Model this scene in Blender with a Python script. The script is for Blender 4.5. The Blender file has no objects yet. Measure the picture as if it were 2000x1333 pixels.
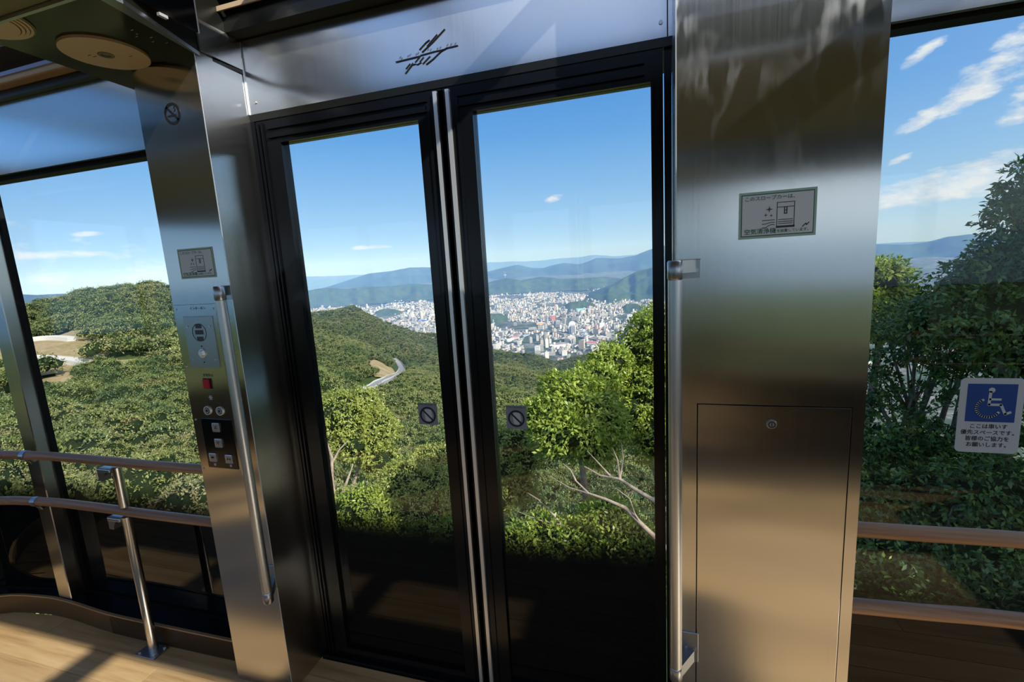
import bpy, bmesh, math, random
import numpy as np
from mathutils import Matrix, Vector
random.seed(7); RNG = np.random.default_rng(7)
sc = bpy.context.scene
COL = sc.collection
PI = math.pi
EYE = 1.634                                   # eye height above the cabin floor, metres
# ------------------------------------------------------------------ camera
cam = bpy.data.cameras.new('camera'); camo = bpy.data.objects.new('camera', cam); COL.objects.link(camo)
m = Matrix(((0.95730445, 0.00974699, 0.28891725), (0.28307987, 0.17098853, -0.94373127), (-0.05860007, 0.98522481, 0.1609289)))
camo.matrix_world = Matrix.Translation((0, 0, EYE)) @ m.to_4x4()
cam.lens = 16.362; cam.sensor_width = 36; cam.clip_start = 0.05; cam.clip_end = 90000
sc.camera = camo
sc.view_settings.view_transform = 'Standard'; sc.view_settings.look = 'None'
sc.view_settings.gamma = 1; sc.view_settings.use_curve_mapping = False; sc.view_settings.exposure = 0.0
cy = sc.cycles
cy.max_bounces = 9; cy.diffuse_bounces = 3; cy.glossy_bounces = 4; cy.transmission_bounces = 4
cy.transparent_max_bounces = 24; cy.volume_bounces = 0; cy.caustics_reflective = False; cy.caustics_refractive = False
cy.sample_clamp_indirect = 6
# ------------------------------------------------------------------ sun
SUN = Vector((-0.86, 0.51, -0.62)).normalized()
sl = bpy.data.lights.new('sun', 'SUN'); so = bpy.data.objects.new('sun', sl); COL.objects.link(so)
so.rotation_euler = SUN.to_track_quat('-Z', 'Y').to_euler(); so.location = (60, -40, 60)
sl.energy = 7.6; sl.angle = math.radians(0.53); sl.color = (1.0, 0.93, 0.82)
# ------------------------------------------------------------------ node helpers
class NT:
    def __init__(s, tree): s.t = tree; s.n = tree.nodes; s.l = tree.links
    def node(s, kind, **kw):
        nd = s.n.new(kind)
        for k, v in kw.items():
            if k.startswith('i_'):
                k = k[2:]; k = int(k) if k.isdigit() else k.replace('_', ' ')
                s.set(nd.inputs[k], v)
            else: setattr(nd, k, v)
        return nd
    def set(s, sock, v):
        if isinstance(v, bpy.types.NodeSocket): s.l.new(v, sock)
        else: sock.default_value = v
    def math(s, op, a, b=0.0, c=0.0, clamp=False):
        nd = s.n.new('ShaderNodeMath'); nd.operation = op; nd.use_clamp = clamp
        s.set(nd.inputs[0], a); s.set(nd.inputs[1], b); s.set(nd.inputs[2], c); return nd.outputs[0]
    def ramp(s, fac, stops, interp='LINEAR'):
        nd = s.n.new('ShaderNodeValToRGB'); s.set(nd.inputs[0], fac); cr = nd.color_ramp; cr.interpolation = interp
        while len(cr.elements) < len(stops): cr.elements.new(0.5)
        for e, (p, c) in zip(cr.elements, stops): e.position = p; e.color = (*c, 1) if len(c) == 3 else c
        return nd.outputs[0]
    def mix(s, fac, a, b):
        nd = s.n.new('ShaderNodeMix'); nd.data_type = 'RGBA'
        s.set(nd.inputs[0], fac); s.set(nd.inputs[6], a); s.set(nd.inputs[7], b); return nd.outputs[2]
    def noise(s, vec, scale, detail=3, rough=0.5, out=0):
        nd = s.n.new('ShaderNodeTexNoise'); s.set(nd.inputs['Vector'], vec)
        nd.inputs['Scale'].default_value = scale; nd.inputs['Detail'].default_value = detail
        nd.inputs['Roughness'].default_value = rough; return nd.outputs[out]
    def mapping(s, vec, scale=(1, 1, 1), loc=(0, 0, 0)):
        nd = s.n.new('ShaderNodeMapping'); s.set(nd.inputs[0], vec); nd.inputs['Scale'].default_value = scale
        nd.inputs['Location'].default_value = loc; return nd.outputs[0]
    def bump(s, h, strength=0.2, dist=0.01):
        nd = s.n.new('ShaderNodeBump'); s.set(nd.inputs['Height'], h)
        nd.inputs['Strength'].default_value = strength; nd.inputs['Distance'].default_value = dist; return nd.outputs[0]
def c4(c): return (*c, 1.0)
# ------------------------------------------------------------------ world: clear sky with scattered clouds
w = bpy.data.worlds.new('sky'); sc.world = w; w.use_nodes = True
N = NT(w.node_tree); N.n.clear()
tc = N.node('ShaderNodeTexCoord').outputs['Generated']
sp = N.node('ShaderNodeSeparateXYZ', i_0=tc)
dx, dy, dz = sp.outputs
az = N.math('ARCTAN2', dx, dy); el = N.math('ARCSINE', dz)
eld = N.math('MULTIPLY', el, 180 / PI); azd = N.math('MULTIPLY', az, 180 / PI)
skycol = N.ramp(N.math('DIVIDE', eld, 90, clamp=True), [
    (0.0, (0.46, 0.68, 0.92)), (0.03, (0.40, 0.64, 0.93)), (0.09, (0.25, 0.52, 0.92)), (0.16, (0.115, 0.37, 0.84)),
    (0.26, (0.05, 0.255, 0.72)), (0.5, (0.05, 0.21, 0.60)), (1.0, (0.035, 0.14, 0.45))])
nz = N.noise(N.mapping(tc, (16, 16, 38)), 1.0, 8, 0.62)
nz2 = N.noise(N.mapping(tc, (3, 3, 9)), 1.0, 4, 0.55)
def blob(a0, e0, sa, se, tilt=0.0):
    u = N.math('SUBTRACT', azd, a0); v = N.math('SUBTRACT', N.math('SUBTRACT', eld, e0), N.math('MULTIPLY', u, tilt))
    q = N.math('ADD', N.math('POWER', N.math('DIVIDE', N.math('ABSOLUTE', u), sa), 2), N.math('POWER', N.math('DIVIDE', N.math('ABSOLUTE', v), se), 2))
    return N.math('SUBTRACT', 1.0, q, clamp=True)
mask = blob(26.6, 12.4, 3.4, 2.3, 0.35)
for b in [(30.5, 14.2, 4.4, 2.8, 0.3), (31, 10.6, 3.8, 2.0, 0.25), (23.4, 15.6, 2.0, 0.9, 0.5), (23.4, 10.4, 2.2, 1.0, 0.4),
          (27, 4.9, 10, 2.1, 0.12), (22.4, 7.4, 1.2, 0.5, 0.3), (36, 8, 5, 3, 0.1), (-60, 3.2, 5, 0.5, 0.0), (-58, 5.0, 1.6, 0.35, 0),
          (-11, 7.4, 1.6, 0.7, 0.3), (-33, 3.0, 4, 0.35, 0.0)]:
    mask = N.math('MAXIMUM', mask, blob(*b))
gen = N.math('MULTIPLY', N.ramp(nz2, [(0.52, (0, 0, 0)), (0.72, (1, 1, 1))]), N.ramp(N.math('ABSOLUTE', N.math('DIVIDE', azd, 180)), [(0.22, (0, 0, 0)), (0.34, (1, 1, 1))]))
both = N.math('MAXIMUM', mask, gen)
cl = N.math('ADD', N.math('MULTIPLY', nz, 1.3), N.math('MULTIPLY', both, 0.42))
cloud = N.math('MULTIPLY', N.ramp(N.math('SUBTRACT', cl, 0.25), [(0.58, (0, 0, 0)), (0.86, (1, 1, 1))]), N.math('MULTIPLY', both, 3.0, clamp=True))
up = N.ramp(eld, [(0.0, (0, 0, 0)), (1.0, (1, 1, 1))])
cloud = N.math('MULTIPLY', N.math('MULTIPLY', cloud, up), 0.9)
ccol = N.ramp(nz, [(0.3, (0.75, 0.80, 0.88)), (0.7, (1.0, 1.0, 1.0))])
fin = N.mix(cloud, skycol, ccol)
fin = N.mix(N.ramp(N.math('ADD', N.math('MULTIPLY', dz, 20), 0.6), [(0.0, (1, 1, 1)), (0.5, (0, 0, 0))]), fin, c4((0.20, 0.30, 0.33)))
# the sky brightens and whitens towards the sun, behind the camera
sdn = N.node('ShaderNodeVectorMath', operation='DOT_PRODUCT'); N.set(sdn.inputs[0], tc); sdn.inputs[1].default_value = tuple(-SUN)
glow = N.math('POWER', N.math('MULTIPLY', N.math('ADD', sdn.outputs['Value'], 1.0, clamp=False), 0.5), 4.5)
gm = N.node('ShaderNodeMix', data_type='RGBA', blend_type='ADD'); N.set(gm.inputs[0], 1.0); N.set(gm.inputs[6], fin)
gs = N.n.new('ShaderNodeVectorMath'); gs.operation = 'SCALE'; gs.inputs[0].default_value = (1.0, 0.93, 0.82); N.set(gs.inputs['Scale'], N.math('MULTIPLY', glow, N.math('MULTIPLY', 1.25, N.math('ADD', N.math('MULTIPLY', dz, 20), 0.2, clamp=True))))
N.set(gm.inputs[7], gs.outputs[0]); fin = gm.outputs[2]
bg = N.node('ShaderNodeBackground', i_0=fin, i_1=1.0)
N.l.new(bg.outputs[0], N.node('ShaderNodeOutputWorld').inputs[0])
# ------------------------------------------------------------------ materials
def mat(name, color=(0.5, 0.5, 0.5), rough=0.5, metal=0.0, spec=0.5, emit=None, es=1.0, **kw):
    mt = bpy.data.materials.new(name); mt.use_nodes = True; b = mt.node_tree.nodes['Principled BSDF']
    b.inputs['Base Color'].default_value = c4(color); b.inputs['Roughness'].default_value = rough
    b.inputs['Metallic'].default_value = metal; b.inputs['Specular IOR Level'].default_value = spec
    if emit: b.inputs['Emission Color'].default_value = c4(emit); b.inputs['Emission Strength'].default_value = es
    for k, v in kw.items(): b.inputs[k.replace('_', ' ')].default_value = v
    mt.diffuse_color = c4(color); return mt
def pn(mt): return NT(mt.node_tree), mt.node_tree.nodes['Principled BSDF']
def brushed(name, col, rough, aniso, smear=0.0):
    mt = mat(name, col, rough, 1.0); n, b = pn(mt)
    g = n.node('ShaderNodeNewGeometry').outputs['Position']
    st = n.noise(n.mapping(g, (260, 260, 1.2)), 1.0, 3, 0.6)
    bl = n.noise(n.mapping(g, (3, 3, 1.5)), 1.0, 4, 0.6)
    r = n.math('ADD', n.math('MULTIPLY', n.math('SUBTRACT', st, 0.5), 0.05), n.math('ADD', rough, n.math('MULTIPLY', n.math('SUBTRACT', bl, 0.5), 0.06)))
    if smear:
        wv = n.node('ShaderNodeTexWave', wave_type='RINGS', rings_direction='SPHERICAL'); n.set(wv.inputs[0], n.mapping(g, (2.2, 2.2, 0.8), (-0.6, 0, -1.7)))
        wv.inputs['Scale'].default_value = 3.2; wv.inputs['Distortion'].default_value = 12; wv.inputs['Detail'].default_value = 3; wv.inputs['Detail Scale'].default_value = 1.6
        z = n.node('ShaderNodeSeparateXYZ', i_0=g).outputs[2]
        msk = n.math('MULTIPLY', n.ramp(wv.outputs[1], [(0.55, (0, 0, 0)), (1.0, (1, 1, 1))]), n.math('SUBTRACT', z, 1.75, clamp=True))
        msk = n.math('MULTIPLY', msk, n.ramp(n.noise(g, 5, 3), [(0.42, (0, 0, 0)), (0.62, (1, 1, 1))]))
        r = n.math('ADD', r, n.math('MULTIPLY', msk, smear))
    n.set(b.inputs['Roughness'], r)
    cc = n.math('ADD', 0.9, n.math('MULTIPLY', st, 0.2)); mx = n.mix(1.0, c4(col), c4(col)); mxn = n.n[-1]
    mxn.blend_type = 'MULTIPLY'; n.set(mxn.inputs[7], n.ramp(cc, [(0.88, (0.93, 0.93, 0.93)), (1.0, (1, 1, 1))])); n.set(b.inputs['Base Color'], mx)
    b.inputs['Anisotropic'].default_value = aniso
    tg = n.node('ShaderNodeTangent', direction_type='RADIAL', axis='Z'); n.set(b.inputs['Tangent'], tg.outputs[0])
    return mt
M = {}
M['steel'] = brushed('brushed_stainless_steel', (0.58, 0.565, 0.54), 0.19, 0.92)
M['steel_smear'] = brushed('smeared_stainless_steel', (0.60, 0.585, 0.56), 0.19, 0.92, 0.42)
M['steel_skylit'] = brushed('header_steel_skylit', (0.80, 0.81, 0.82), 0.21, 0.9)  # lighter, bluer copy of the steel: sky reflection and sun put into its colour
M['alu'] = brushed('satin_aluminium', (0.62, 0.63, 0.64), 0.36, 0.3)
M['cast'] = mat('cast_bracket_metal', (0.42, 0.44, 0.47), 0.3, 1.0)
M['bright'] = mat('bright_edge_metal', (0.88, 0.88, 0.88), 0.38, 0.75)
M['screw'] = mat('screw_metal', (0.6, 0.6, 0.6), 0.3, 1.0)
M['black'] = mat('black_satin_frame', (0.005, 0.006, 0.008), 0.2, 0.0, 0.28)
M['rubber'] = mat('black_rubber', (0.006, 0.006, 0.006), 0.6, 0.0, 0.2)
M['soffit'] = mat('dark_soffit', (0.010, 0.010, 0.008), 0.3, 0.0, 0.4)
M['console'] = mat('glossy_dark_panel', (0.014, 0.014, 0.006), 0.14, 0.0, 0.4)
M['duct'] = mat('olive_grey_panel', (0.24, 0.23, 0.12), 0.4, 0.0, 0.4)
M['olive'] = mat('olive_header_paint', (0.055, 0.050, 0.022), 0.5)
M['cream'] = mat('cream_plastic', (0.95, 0.80, 0.55), 0.45)
M['creamdark'] = mat('cream_groove', (0.30, 0.26, 0.16), 0.6)
M['bulb'] = mat('lamp_glass', (0.75, 0.72, 0.55), 0.1, 0.6)
M['white'] = mat('white_print', (0.52, 0.56, 0.60), 0.4)
M['stickergrey'] = mat('sticker_grey_film', (0.82, 0.86, 0.90), 0.4)
M['green'] = mat('green_print', (0.03, 0.17, 0.11), 0.5)
M['greenpale'] = mat('pale_green_border', (0.50, 0.66, 0.58), 0.5)
M['ink'] = mat('black_ink', (0.01, 0.01, 0.015), 0.5)
M['inkgrey'] = mat('grey_ink', (0.06, 0.065, 0.075), 0.5)
M['blue'] = mat('blue_print', (0.004, 0.05, 0.25), 0.4)
M['red'] = mat('red_button', (0.50, 0.005, 0.03), 0.35)
M['tan'] = mat('tan_cove', (0.62, 0.44, 0.27), 0.35)
M['lav'] = mat('pale_blue_strip', (0.30, 0.36, 0.60), 0.3)
M['button'] = mat('button_metal', (0.55, 0.55, 0.56), 0.35, 1.0)
M['blackplastic'] = mat('black_plastic', (0.006, 0.007, 0.009), 0.12)
M['seat'] = mat('dark_seat_fabric', (0.03, 0.028, 0.025), 0.8)
# wood floor
def wood(name, a, b_, c, sc_, rough, coat=0.0):
    mt = mat(name, a, rough); n, b = pn(mt)
    g = n.node('ShaderNodeNewGeometry').outputs['Position']; rnd = n.node('ShaderNodeObjectInfo').outputs['Random']
    off = n.node('ShaderNodeCombineXYZ', i_0=n.math('MULTIPLY', rnd, 17.0), i_1=n.math('MULTIPLY', rnd, 5.0)).outputs[0]
    v = n.node('ShaderNodeVectorMath', operation='ADD'); n.set(v.inputs[0], g); n.set(v.inputs[1], off)
    gr = n.noise(n.mapping(v.outputs[0], sc_), 1.0, 6, 0.62)
    gr2 = n.noise(n.mapping(v.outputs[0], (sc_[0] * 0.4, sc_[1] * 0.22, sc_[2] * 0.22)), 1.0, 3, 0.5)
    f = n.math('ADD', n.math('MULTIPLY', gr, 0.6), n.math('MULTIPLY', gr2, 0.4))
    col = n.ramp(f, [(0.32, b_), (0.5, a), (0.68, c)])
    hs = n.node('ShaderNodeHueSaturation', i_4=col); n.set(hs.inputs['Value'], n.math('ADD', 0.88, n.math('MULTIPLY', rnd, 0.24)))
    n.set(b.inputs['Base Color'], hs.outputs[0]); n.set(b.inputs['Roughness'], n.math('ADD', rough, n.math('MULTIPLY', gr, 0.12)))
    n.set(b.inputs['Normal'], n.bump(gr, 0.08, 0.002)); b.inputs['Coat Weight'].default_value = coat; return mt
M['floor'] = wood('oak_floor', (0.58, 0.37, 0.17), (0.38, 0.215, 0.085), (0.70, 0.48, 0.25), (2.2, 34, 34), 0.30)
M['rail'] = wood('wooden_rail', (0.36, 0.18, 0.085), (0.19, 0.08, 0.035), (0.50, 0.29, 0.15), (3.0, 90, 90), 0.36, 0.0)
M['skirt'] = mat('skirting_reflected_floor', (0.40, 0.25, 0.12), 0.28, 0.0, 0.5)  # tan stands in for the wood floor reflected in a steel baseboard
# glass
def glass(name, tint, low_black=False, base=0.045):
    mt = bpy.data.materials.new(name); mt.use_nodes = True; n = NT(mt.node_tree); n.n.clear()
    geo = n.node('ShaderNodeNewGeometry')
    dt = n.node('ShaderNodeVectorMath', operation='DOT_PRODUCT'); n.set(dt.inputs[0], geo.outputs['Incoming']); n.set(dt.inputs[1], geo.outputs['Normal'])
    ca = n.math('SUBTRACT', 1.0, n.math('ABSOLUTE', dt.outputs['Value']), clamp=True)
    fr = n.math('ADD', base, n.math('MULTIPLY', n.math('POWER', ca, 5.0), 1.0 - base))
    tr = n.node('ShaderNodeBsdfTransparent', i_0=c4(tint)); gl = n.node('ShaderNodeBsdfGlossy', i_0=(1, 1, 1, 1)); gl.inputs['Roughness'].default_value = 0.0
    thru = tr.outputs[0]
    if low_black:  # glass turns to opaque black towards its lower edge
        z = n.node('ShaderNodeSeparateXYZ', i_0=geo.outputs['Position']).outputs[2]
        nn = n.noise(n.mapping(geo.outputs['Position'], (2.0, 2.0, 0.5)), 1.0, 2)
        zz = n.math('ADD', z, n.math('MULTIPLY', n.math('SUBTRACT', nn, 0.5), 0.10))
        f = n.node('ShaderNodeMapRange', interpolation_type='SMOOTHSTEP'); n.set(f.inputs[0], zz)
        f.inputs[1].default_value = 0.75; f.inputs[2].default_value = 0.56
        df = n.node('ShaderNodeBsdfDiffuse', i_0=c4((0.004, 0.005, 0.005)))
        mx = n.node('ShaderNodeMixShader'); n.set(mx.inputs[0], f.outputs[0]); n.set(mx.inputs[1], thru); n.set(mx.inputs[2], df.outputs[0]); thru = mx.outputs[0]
    ms = n.node('ShaderNodeMixShader'); n.set(ms.inputs[0], fr); n.set(ms.inputs[1], thru); n.set(ms.inputs[2], gl.outputs[0])
    n.l.new(ms.outputs[0], n.node('ShaderNodeOutputMaterial').inputs[0]); return mt
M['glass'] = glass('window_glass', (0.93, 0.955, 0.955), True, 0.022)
M['roofglass'] = glass('roof_glass', (0.90, 0.93, 0.95), False, 0.04)
# ------------------------------------------------------------------ mesh builder
class MB:
    def __init__(s): s.v = []; s.f = []; s.mi = []; s.sm = []
    def add(s, vs, fs, mi=0, smooth=False):
        b = len(s.v); s.v += [tuple(p) for p in vs]; s.f += [tuple(i + b for i in f) for f in fs]
        s.mi += [mi] * len(fs); s.sm += [smooth] * len(fs); return s
    def box(s, x0, x1, y0, y1, z0, z1, mi=0, bev=0.0):
        if bev <= 0:
            v = [(x, y, z) for z in (z0, z1) for y in (y0, y1) for x in (x0, x1)]
            return s.add(v, [(0, 2, 3, 1), (4, 5, 7, 6), (0, 1, 5, 4), (2, 6, 7, 3), (0, 4, 6, 2), (1, 3, 7, 5)], mi)
        bm = bmesh.new(); bmesh.ops.create_cube(bm, size=1)
        for v in bm.verts: v.co = ((x0 + x1) / 2 + v.co.x * (x1 - x0), (y0 + y1) / 2 + v.co.y * (y1 - y0), (z0 + z1) / 2 + v.co.z * (z1 - z0))
        bmesh.ops.bevel(bm, geom=bm.edges[:] , offset=bev, segments=2, profile=0.5, affect='EDGES')
        bm.verts.ensure_lookup_table(); s.add([v.co[:] for v in bm.verts], [[v.index for v in f.verts] for f in bm.faces], mi); bm.free(); return s
    def prism(s, pts, axis, a, b, mi=0, smooth=False):
        """closed 2D outline extruded along an axis; pts are the two other coords in order"""
        def P(p, t): return {'x': (t, p[0], p[1]), 'y': (p[0], t, p[1]), 'z': (p[0], p[1], t)}[axis]
        n = len(pts); v = [P(p, a) for p in pts] + [P(p, b) for p in pts]
        f = [tuple(range(n))[::-1], tuple(range(n, 2 * n))] + [(i, (i + 1) % n, n + (i + 1) % n, n + i) for i in range(n)]
        return s.add(v, f, mi, smooth)
    def tube(s, path, r, seg=12, mi=0, smooth=True, caps=True, ell=1.0):
        path = [Vector(p) for p in path]; n = len(path); R = r if isinstance(r, (list, tuple)) else [r] * n
        vs = []; up = None
        for i, p in enumerate(path):
            d = (path[min(i + 1, n - 1)] - path[max(i - 1, 0)]).normalized()
            if up is None: up = Vector((0, 0, 1)) if abs(d.z) < 0.9 else Vector((1, 0, 0))
            a = d.cross(up).normalized(); b = a.cross(d).normalized(); up = b
            for k in range(seg):
                t = 2 * PI * k / seg; vs.append(p + a * math.cos(t) * R[i] + b * math.sin(t) * R[i] * ell)
        fs = [(i * seg + k, i * seg + (k + 1) % seg, (i + 1) * seg + (k + 1) % seg, (i + 1) * seg + k) for i in range(n - 1) for k in range(seg)]
        s.add(vs, fs, mi, smooth)
        if caps: s.add(vs[:seg], [tuple(range(seg))[::-1]], mi); s.add(vs[-seg:], [tuple(range(seg))], mi)
        return s
    def disc(s, c, axis, r, h, seg=24, mi=0, r2=None):
        c = Vector(c); e = {'x': Vector((1, 0, 0)), 'y': Vector((0, 1, 0)), 'z': Vector((0, 0, 1))}[axis] * h
        return s.tube([c, c + e], [r, r if r2 is None else r2], seg, mi, False)
    def ring(s, c, axis, r0, r1, h, seg=32, mi=0):
        c = Vector(c); ax = {'x': Vector((1, 0, 0)), 'y': Vector((0, 1, 0)), 'z': Vector((0, 0, 1))}[axis]
        u = Vector((0, 0, 1)) if axis != 'z' else Vector((1, 0, 0)); w_ = ax.cross(u)
        vs = [c + (u * math.cos(t) + w_ * math.sin(t)) * rr + ax * hh for t in [2 * PI * k / seg for k in range(seg)] for rr, hh in ((r0, 0), (r1, 0), (r1, h), (r0, h))]
        fs = [(k * 4 + j, k * 4 + (j + 1) % 4, ((k + 1) % seg) * 4 + (j + 1) % 4, ((k + 1) % seg) * 4 + j) for k in range(seg) for j in range(4)]
        return s.add(vs, fs, mi)
    def stroke(s, pts, wdt, y, t, mi=0):
        """flat pen stroke on a wall facing -Y: pts are (x, z)"""
        for i in range(len(pts) - 1):
            a = Vector(pts[i]); b = Vector(pts[i + 1]); d = (b - a).normalized(); nn = Vector((-d.y, d.x)) * wdt / 2; a = a - d * wdt * 0.3; b = b + d * wdt * 0.3
            s.prism([a + nn, b + nn, b - nn, a - nn], 'y', y - t, y, mi)
        return s
    def build(s, name, mats, parent=None, origin=None, recalc=True):
        me = bpy.data.meshes.new(name); v = np.array(s.v, float)
        if parent is not None: o0 = np.array(parent.matrix_world.translation) if parent.get('_w') is None else np.array(parent['_w'])
        elif origin is not None: o0 = np.array(origin, float)
        else: o0 = np.array([(v[:, 0].min() + v[:, 0].max()) / 2, (v[:, 1].min() + v[:, 1].max()) / 2, v[:, 2].min()])
        me.from_pydata((v - o0).tolist(), [], s.f)
        for mm in (mats if isinstance(mats, (list, tuple)) else [mats]): me.materials.append(mm)
        me.polygons.foreach_set('material_index', s.mi); me.polygons.foreach_set('use_smooth', s.sm)
        if recalc:
            bm = bmesh.new(); bm.from_mesh(me); bmesh.ops.recalc_face_normals(bm, faces=bm.faces); bm.to_mesh(me); bm.free()
        me.update(); o = bpy.data.objects.new(name, me); COL.objects.link(o)
        if parent is not None: o.parent = parent
        else: o.location = o0
        o['_w'] = [float(x) for x in o0]; return o
def tag(o, label=None, cat=None, group=None, kind=None):
    if label: o['label'] = label
    if cat: o['category'] = cat
    if group: o['group'] = group
    if kind: o['kind'] = kind
    return o
def empty(name, loc, label=None, cat=None, group=None, kind=None):
    o = bpy.data.objects.new(name, None); COL.objects.link(o); o.location = loc; o['_w'] = [float(x) for x in loc]; o.empty_display_size = 0.1
    return tag(o, label, cat, group, kind)
def text(name, body, size, x, z, y, mt, parent, align='CENTER', sx=1.0, bold=0.0):
    """print on a surface facing -Y"""
    cu = bpy.data.curves.new(name, 'FONT'); cu.body = body; cu.size = size; cu.align_x = align; cu.align_y = 'CENTER'; cu.extrude = 0.0002; cu.offset = bold; cu.resolution_u = 2
    t = bpy.data.objects.new('tmp', cu); COL.objects.link(t); dg = bpy.context.evaluated_depsgraph_get()
    me = bpy.data.meshes.new_from_object(t.evaluated_get(dg)); bpy.data.objects.remove(t)
    me.transform(Matrix.Rotation(PI / 2, 4, 'X') @ Matrix.Scale(sx, 4, (1, 0, 0))); o = bpy.data.objects.new(name, me); COL.objects.link(o)
    me.materials.clear(); me.materials.append(mt); o.parent = parent; p = parent['_w']; o.location = (x - p[0], y - p[1], z - p[2]); return o
# ================================================================== THE CABIN
# the cabin is a mirror pair of long sides: s=+1 is the side seen, s=-1 the side behind the camera
YC = 0.03
def ym(s, y): return y if s > 0 else 2 * YC - y
def ybox(mb, s, x0, x1, y0, y1, z0, z1, mi=0, bev=0.0):
    a, b = ym(s, y0), ym(s, y1); return mb.box(x0, x1, min(a, b), max(a, b), z0, z1, mi, bev)
XL0, XL1, XR0, XR1, XE = -1.668, -1.39, 0.06, 0.489, 3.3
YP, YH, YD, YG = 1.27, 1.46, 1.475, 1.45
# floor
fl = MB()
nose = [(-2.98, 1.355), (-3.28, 1.31), (-3.62, 1.10), (-3.87, 0.71), (-3.97, 0.03)]
outline = [(XE, 1.44), (-1.75, 1.44)] + [(-2.9, 1.36)] + nose[1:] + [(x, 2 * YC - y) for x, y in nose[:-1][::-1]] + [(-1.75, 2 * YC - 1.44), (XE, 2 * YC - 1.44)]
fl.prism(outline, 'z', -0.12, -0.004)
floor = tag(fl.build('floor', M['floor'], origin=(0, 0, 0)), kind='structure')
def inside(x, y):
    c = False; n = len(outline)
    for i in range(n):
        (xa, ya), (xb, yb) = outline[i], outline[(i + 1) % n]
        if (ya > y) != (yb > y) and x < (xb - xa) * (y - ya) / (yb - ya) + xa: c = not c
    return c
pk = 0; pw = 0.118
y = -1.36; row = 0
while y < 1.44:
    y1 = min(y + pw, 1.44); x = -3.9 + (row * 0.43) % 1.2 - 1.2
    while x < XE:
        xa, xb = max(x, -3.9), min(x + 1.2, XE)
        if xb - xa > 0.05:
            ymid = (y + y1) / 2
            while xa < xb and not inside(xa + 0.01, (y1 if ymid > 0 else y)): xa += 0.04
            if xb - xa > 0.08:
                lim = 1.336 if (xa < XL0 and ymid > 0 ) else 9
                MB().box(xa + 0.001, xb - 0.001, y + 0.001, min(y1, 1.44) - 0.001, -0.008, 0.0).build('plank', M['floor'], floor)
        x += 1.2
    y += pw; row += 1
def path_wall(mb, pts, z0, z1, t, mi=0):
    """upright strip of thickness t following an open XY path"""
    n = len(pts); off = []
    for i in range(n):
        a = Vector(pts[max(i - 1, 0)]); b = Vector(pts[min(i + 1, n - 1)]); d = (b - a).normalized(); off.append((pts[i][0] + d.y * t, pts[i][1] - d.x * t))
    for i in range(n - 1):
        q = [pts[i], pts[i + 1], off[i + 1], off[i]]
        mb.prism(q, 'z', z0, z1, mi)
    return mb
def smoothp(pts, k=4):
    out = []; n = len(pts)
    for i in range(n - 1):
        p0, p1, p2, p3 = [Vector(pts[max(0, min(n - 1, j))]) for j in (i - 1, i, i + 1, i + 2)]
        for j in range(k):
            t = j / k; out.append(tuple(0.5 * ((2 * p1) + (p2 - p0) * t + (2 * p0 - 5 * p1 + 4 * p2 - p3) * t * t + (3 * p1 - p0 - 3 * p2 + p3) * t ** 3)))
    out.append(tuple(pts[-1])); return out
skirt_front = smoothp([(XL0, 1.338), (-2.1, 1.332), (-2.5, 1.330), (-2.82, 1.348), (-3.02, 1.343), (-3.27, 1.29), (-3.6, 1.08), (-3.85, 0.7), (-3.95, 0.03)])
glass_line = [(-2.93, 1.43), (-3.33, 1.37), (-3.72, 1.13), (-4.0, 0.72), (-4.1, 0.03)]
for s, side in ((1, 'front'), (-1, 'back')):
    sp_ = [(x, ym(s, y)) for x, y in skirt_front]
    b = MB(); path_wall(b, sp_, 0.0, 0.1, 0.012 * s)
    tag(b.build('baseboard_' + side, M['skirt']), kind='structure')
    gl_ = [(XL0, YG), (-2.93, YG)] + glass_line[1:]
    b = MB(); a0 = [(x, ym(s, y)) for x, y in skirt_front]; 
    b.prism(a0 + [(x, ym(s, y)) for x, y in gl_[::-1]], 'z', 0.0, 0.094)
    tag(b.build('trim_1' if s > 0 else 'trim_2', M['black']), kind='structure')
    # sill right of the right pillar
    b = MB(); ybox(b, s, XR1, XE, 1.33, YG + 0.03, 0.0, 0.1); tag(b.build('trim_3' if s > 0 else 'trim_4', M['black']), kind='structure')
# ---- windows
def window(num, s, p0, p1, z0=0.06, z1=2.16, mull0=True, mull1=True):
    """glass panel between two plan points with a steel mullion at its ends"""
    a, b2 = Vector((p0[0], ym(s, p0[1]))), Vector((p1[0], ym(s, p1[1]))); d = (b2 - a).normalized(); nrm = Vector((-d.y, d.x))
    root = empty('window_%d' % num, ((a.x + b2.x) / 2, (a.y + b2.y) / 2, z0), kind='structure')
    def strip(u0, u1, w0, w1, za, zb, name, mt):
        q = [a + d * u0 + nrm * w0, a + d * u1 + nrm * w0, a + d * u1 + nrm * w1, a + d * u0 + nrm * w1]
        return MB().prism(q, 'z', za, zb).build(name, mt, root)
    L = (b2 - a).length
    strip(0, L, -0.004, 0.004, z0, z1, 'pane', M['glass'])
    strip(0, L, -0.025, 0.025, z1 - 0.028, z1 + 0.012, 'top_seal', M['rubber'])
    strip(0, L, -0.02, 0.02, z0 - 0.03, z0 + 0.035, 'bottom_seal', M['rubber'])
    return root
wn = 1
for s in (1, -1):
    window(wn, s, (XL0 + 0.03, YG), (-2.905, YG)); wn += 1
    for i in range(len(glass_line) - 1):
        p = (-2.945, YG - 0.02) if i == 0 else glass_line[i]
        window(wn, s, p, glass_line[i + 1]); wn += 1
    window(wn, s, (XR1 - 0.02, YG), (1.9, YG)); wn += 1
    window(wn, s, (1.94, YG), (XE, YG)); wn += 1
window(wn, 1, (XE, -YG + 0.06), (XE, YG), 1.32)
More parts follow.
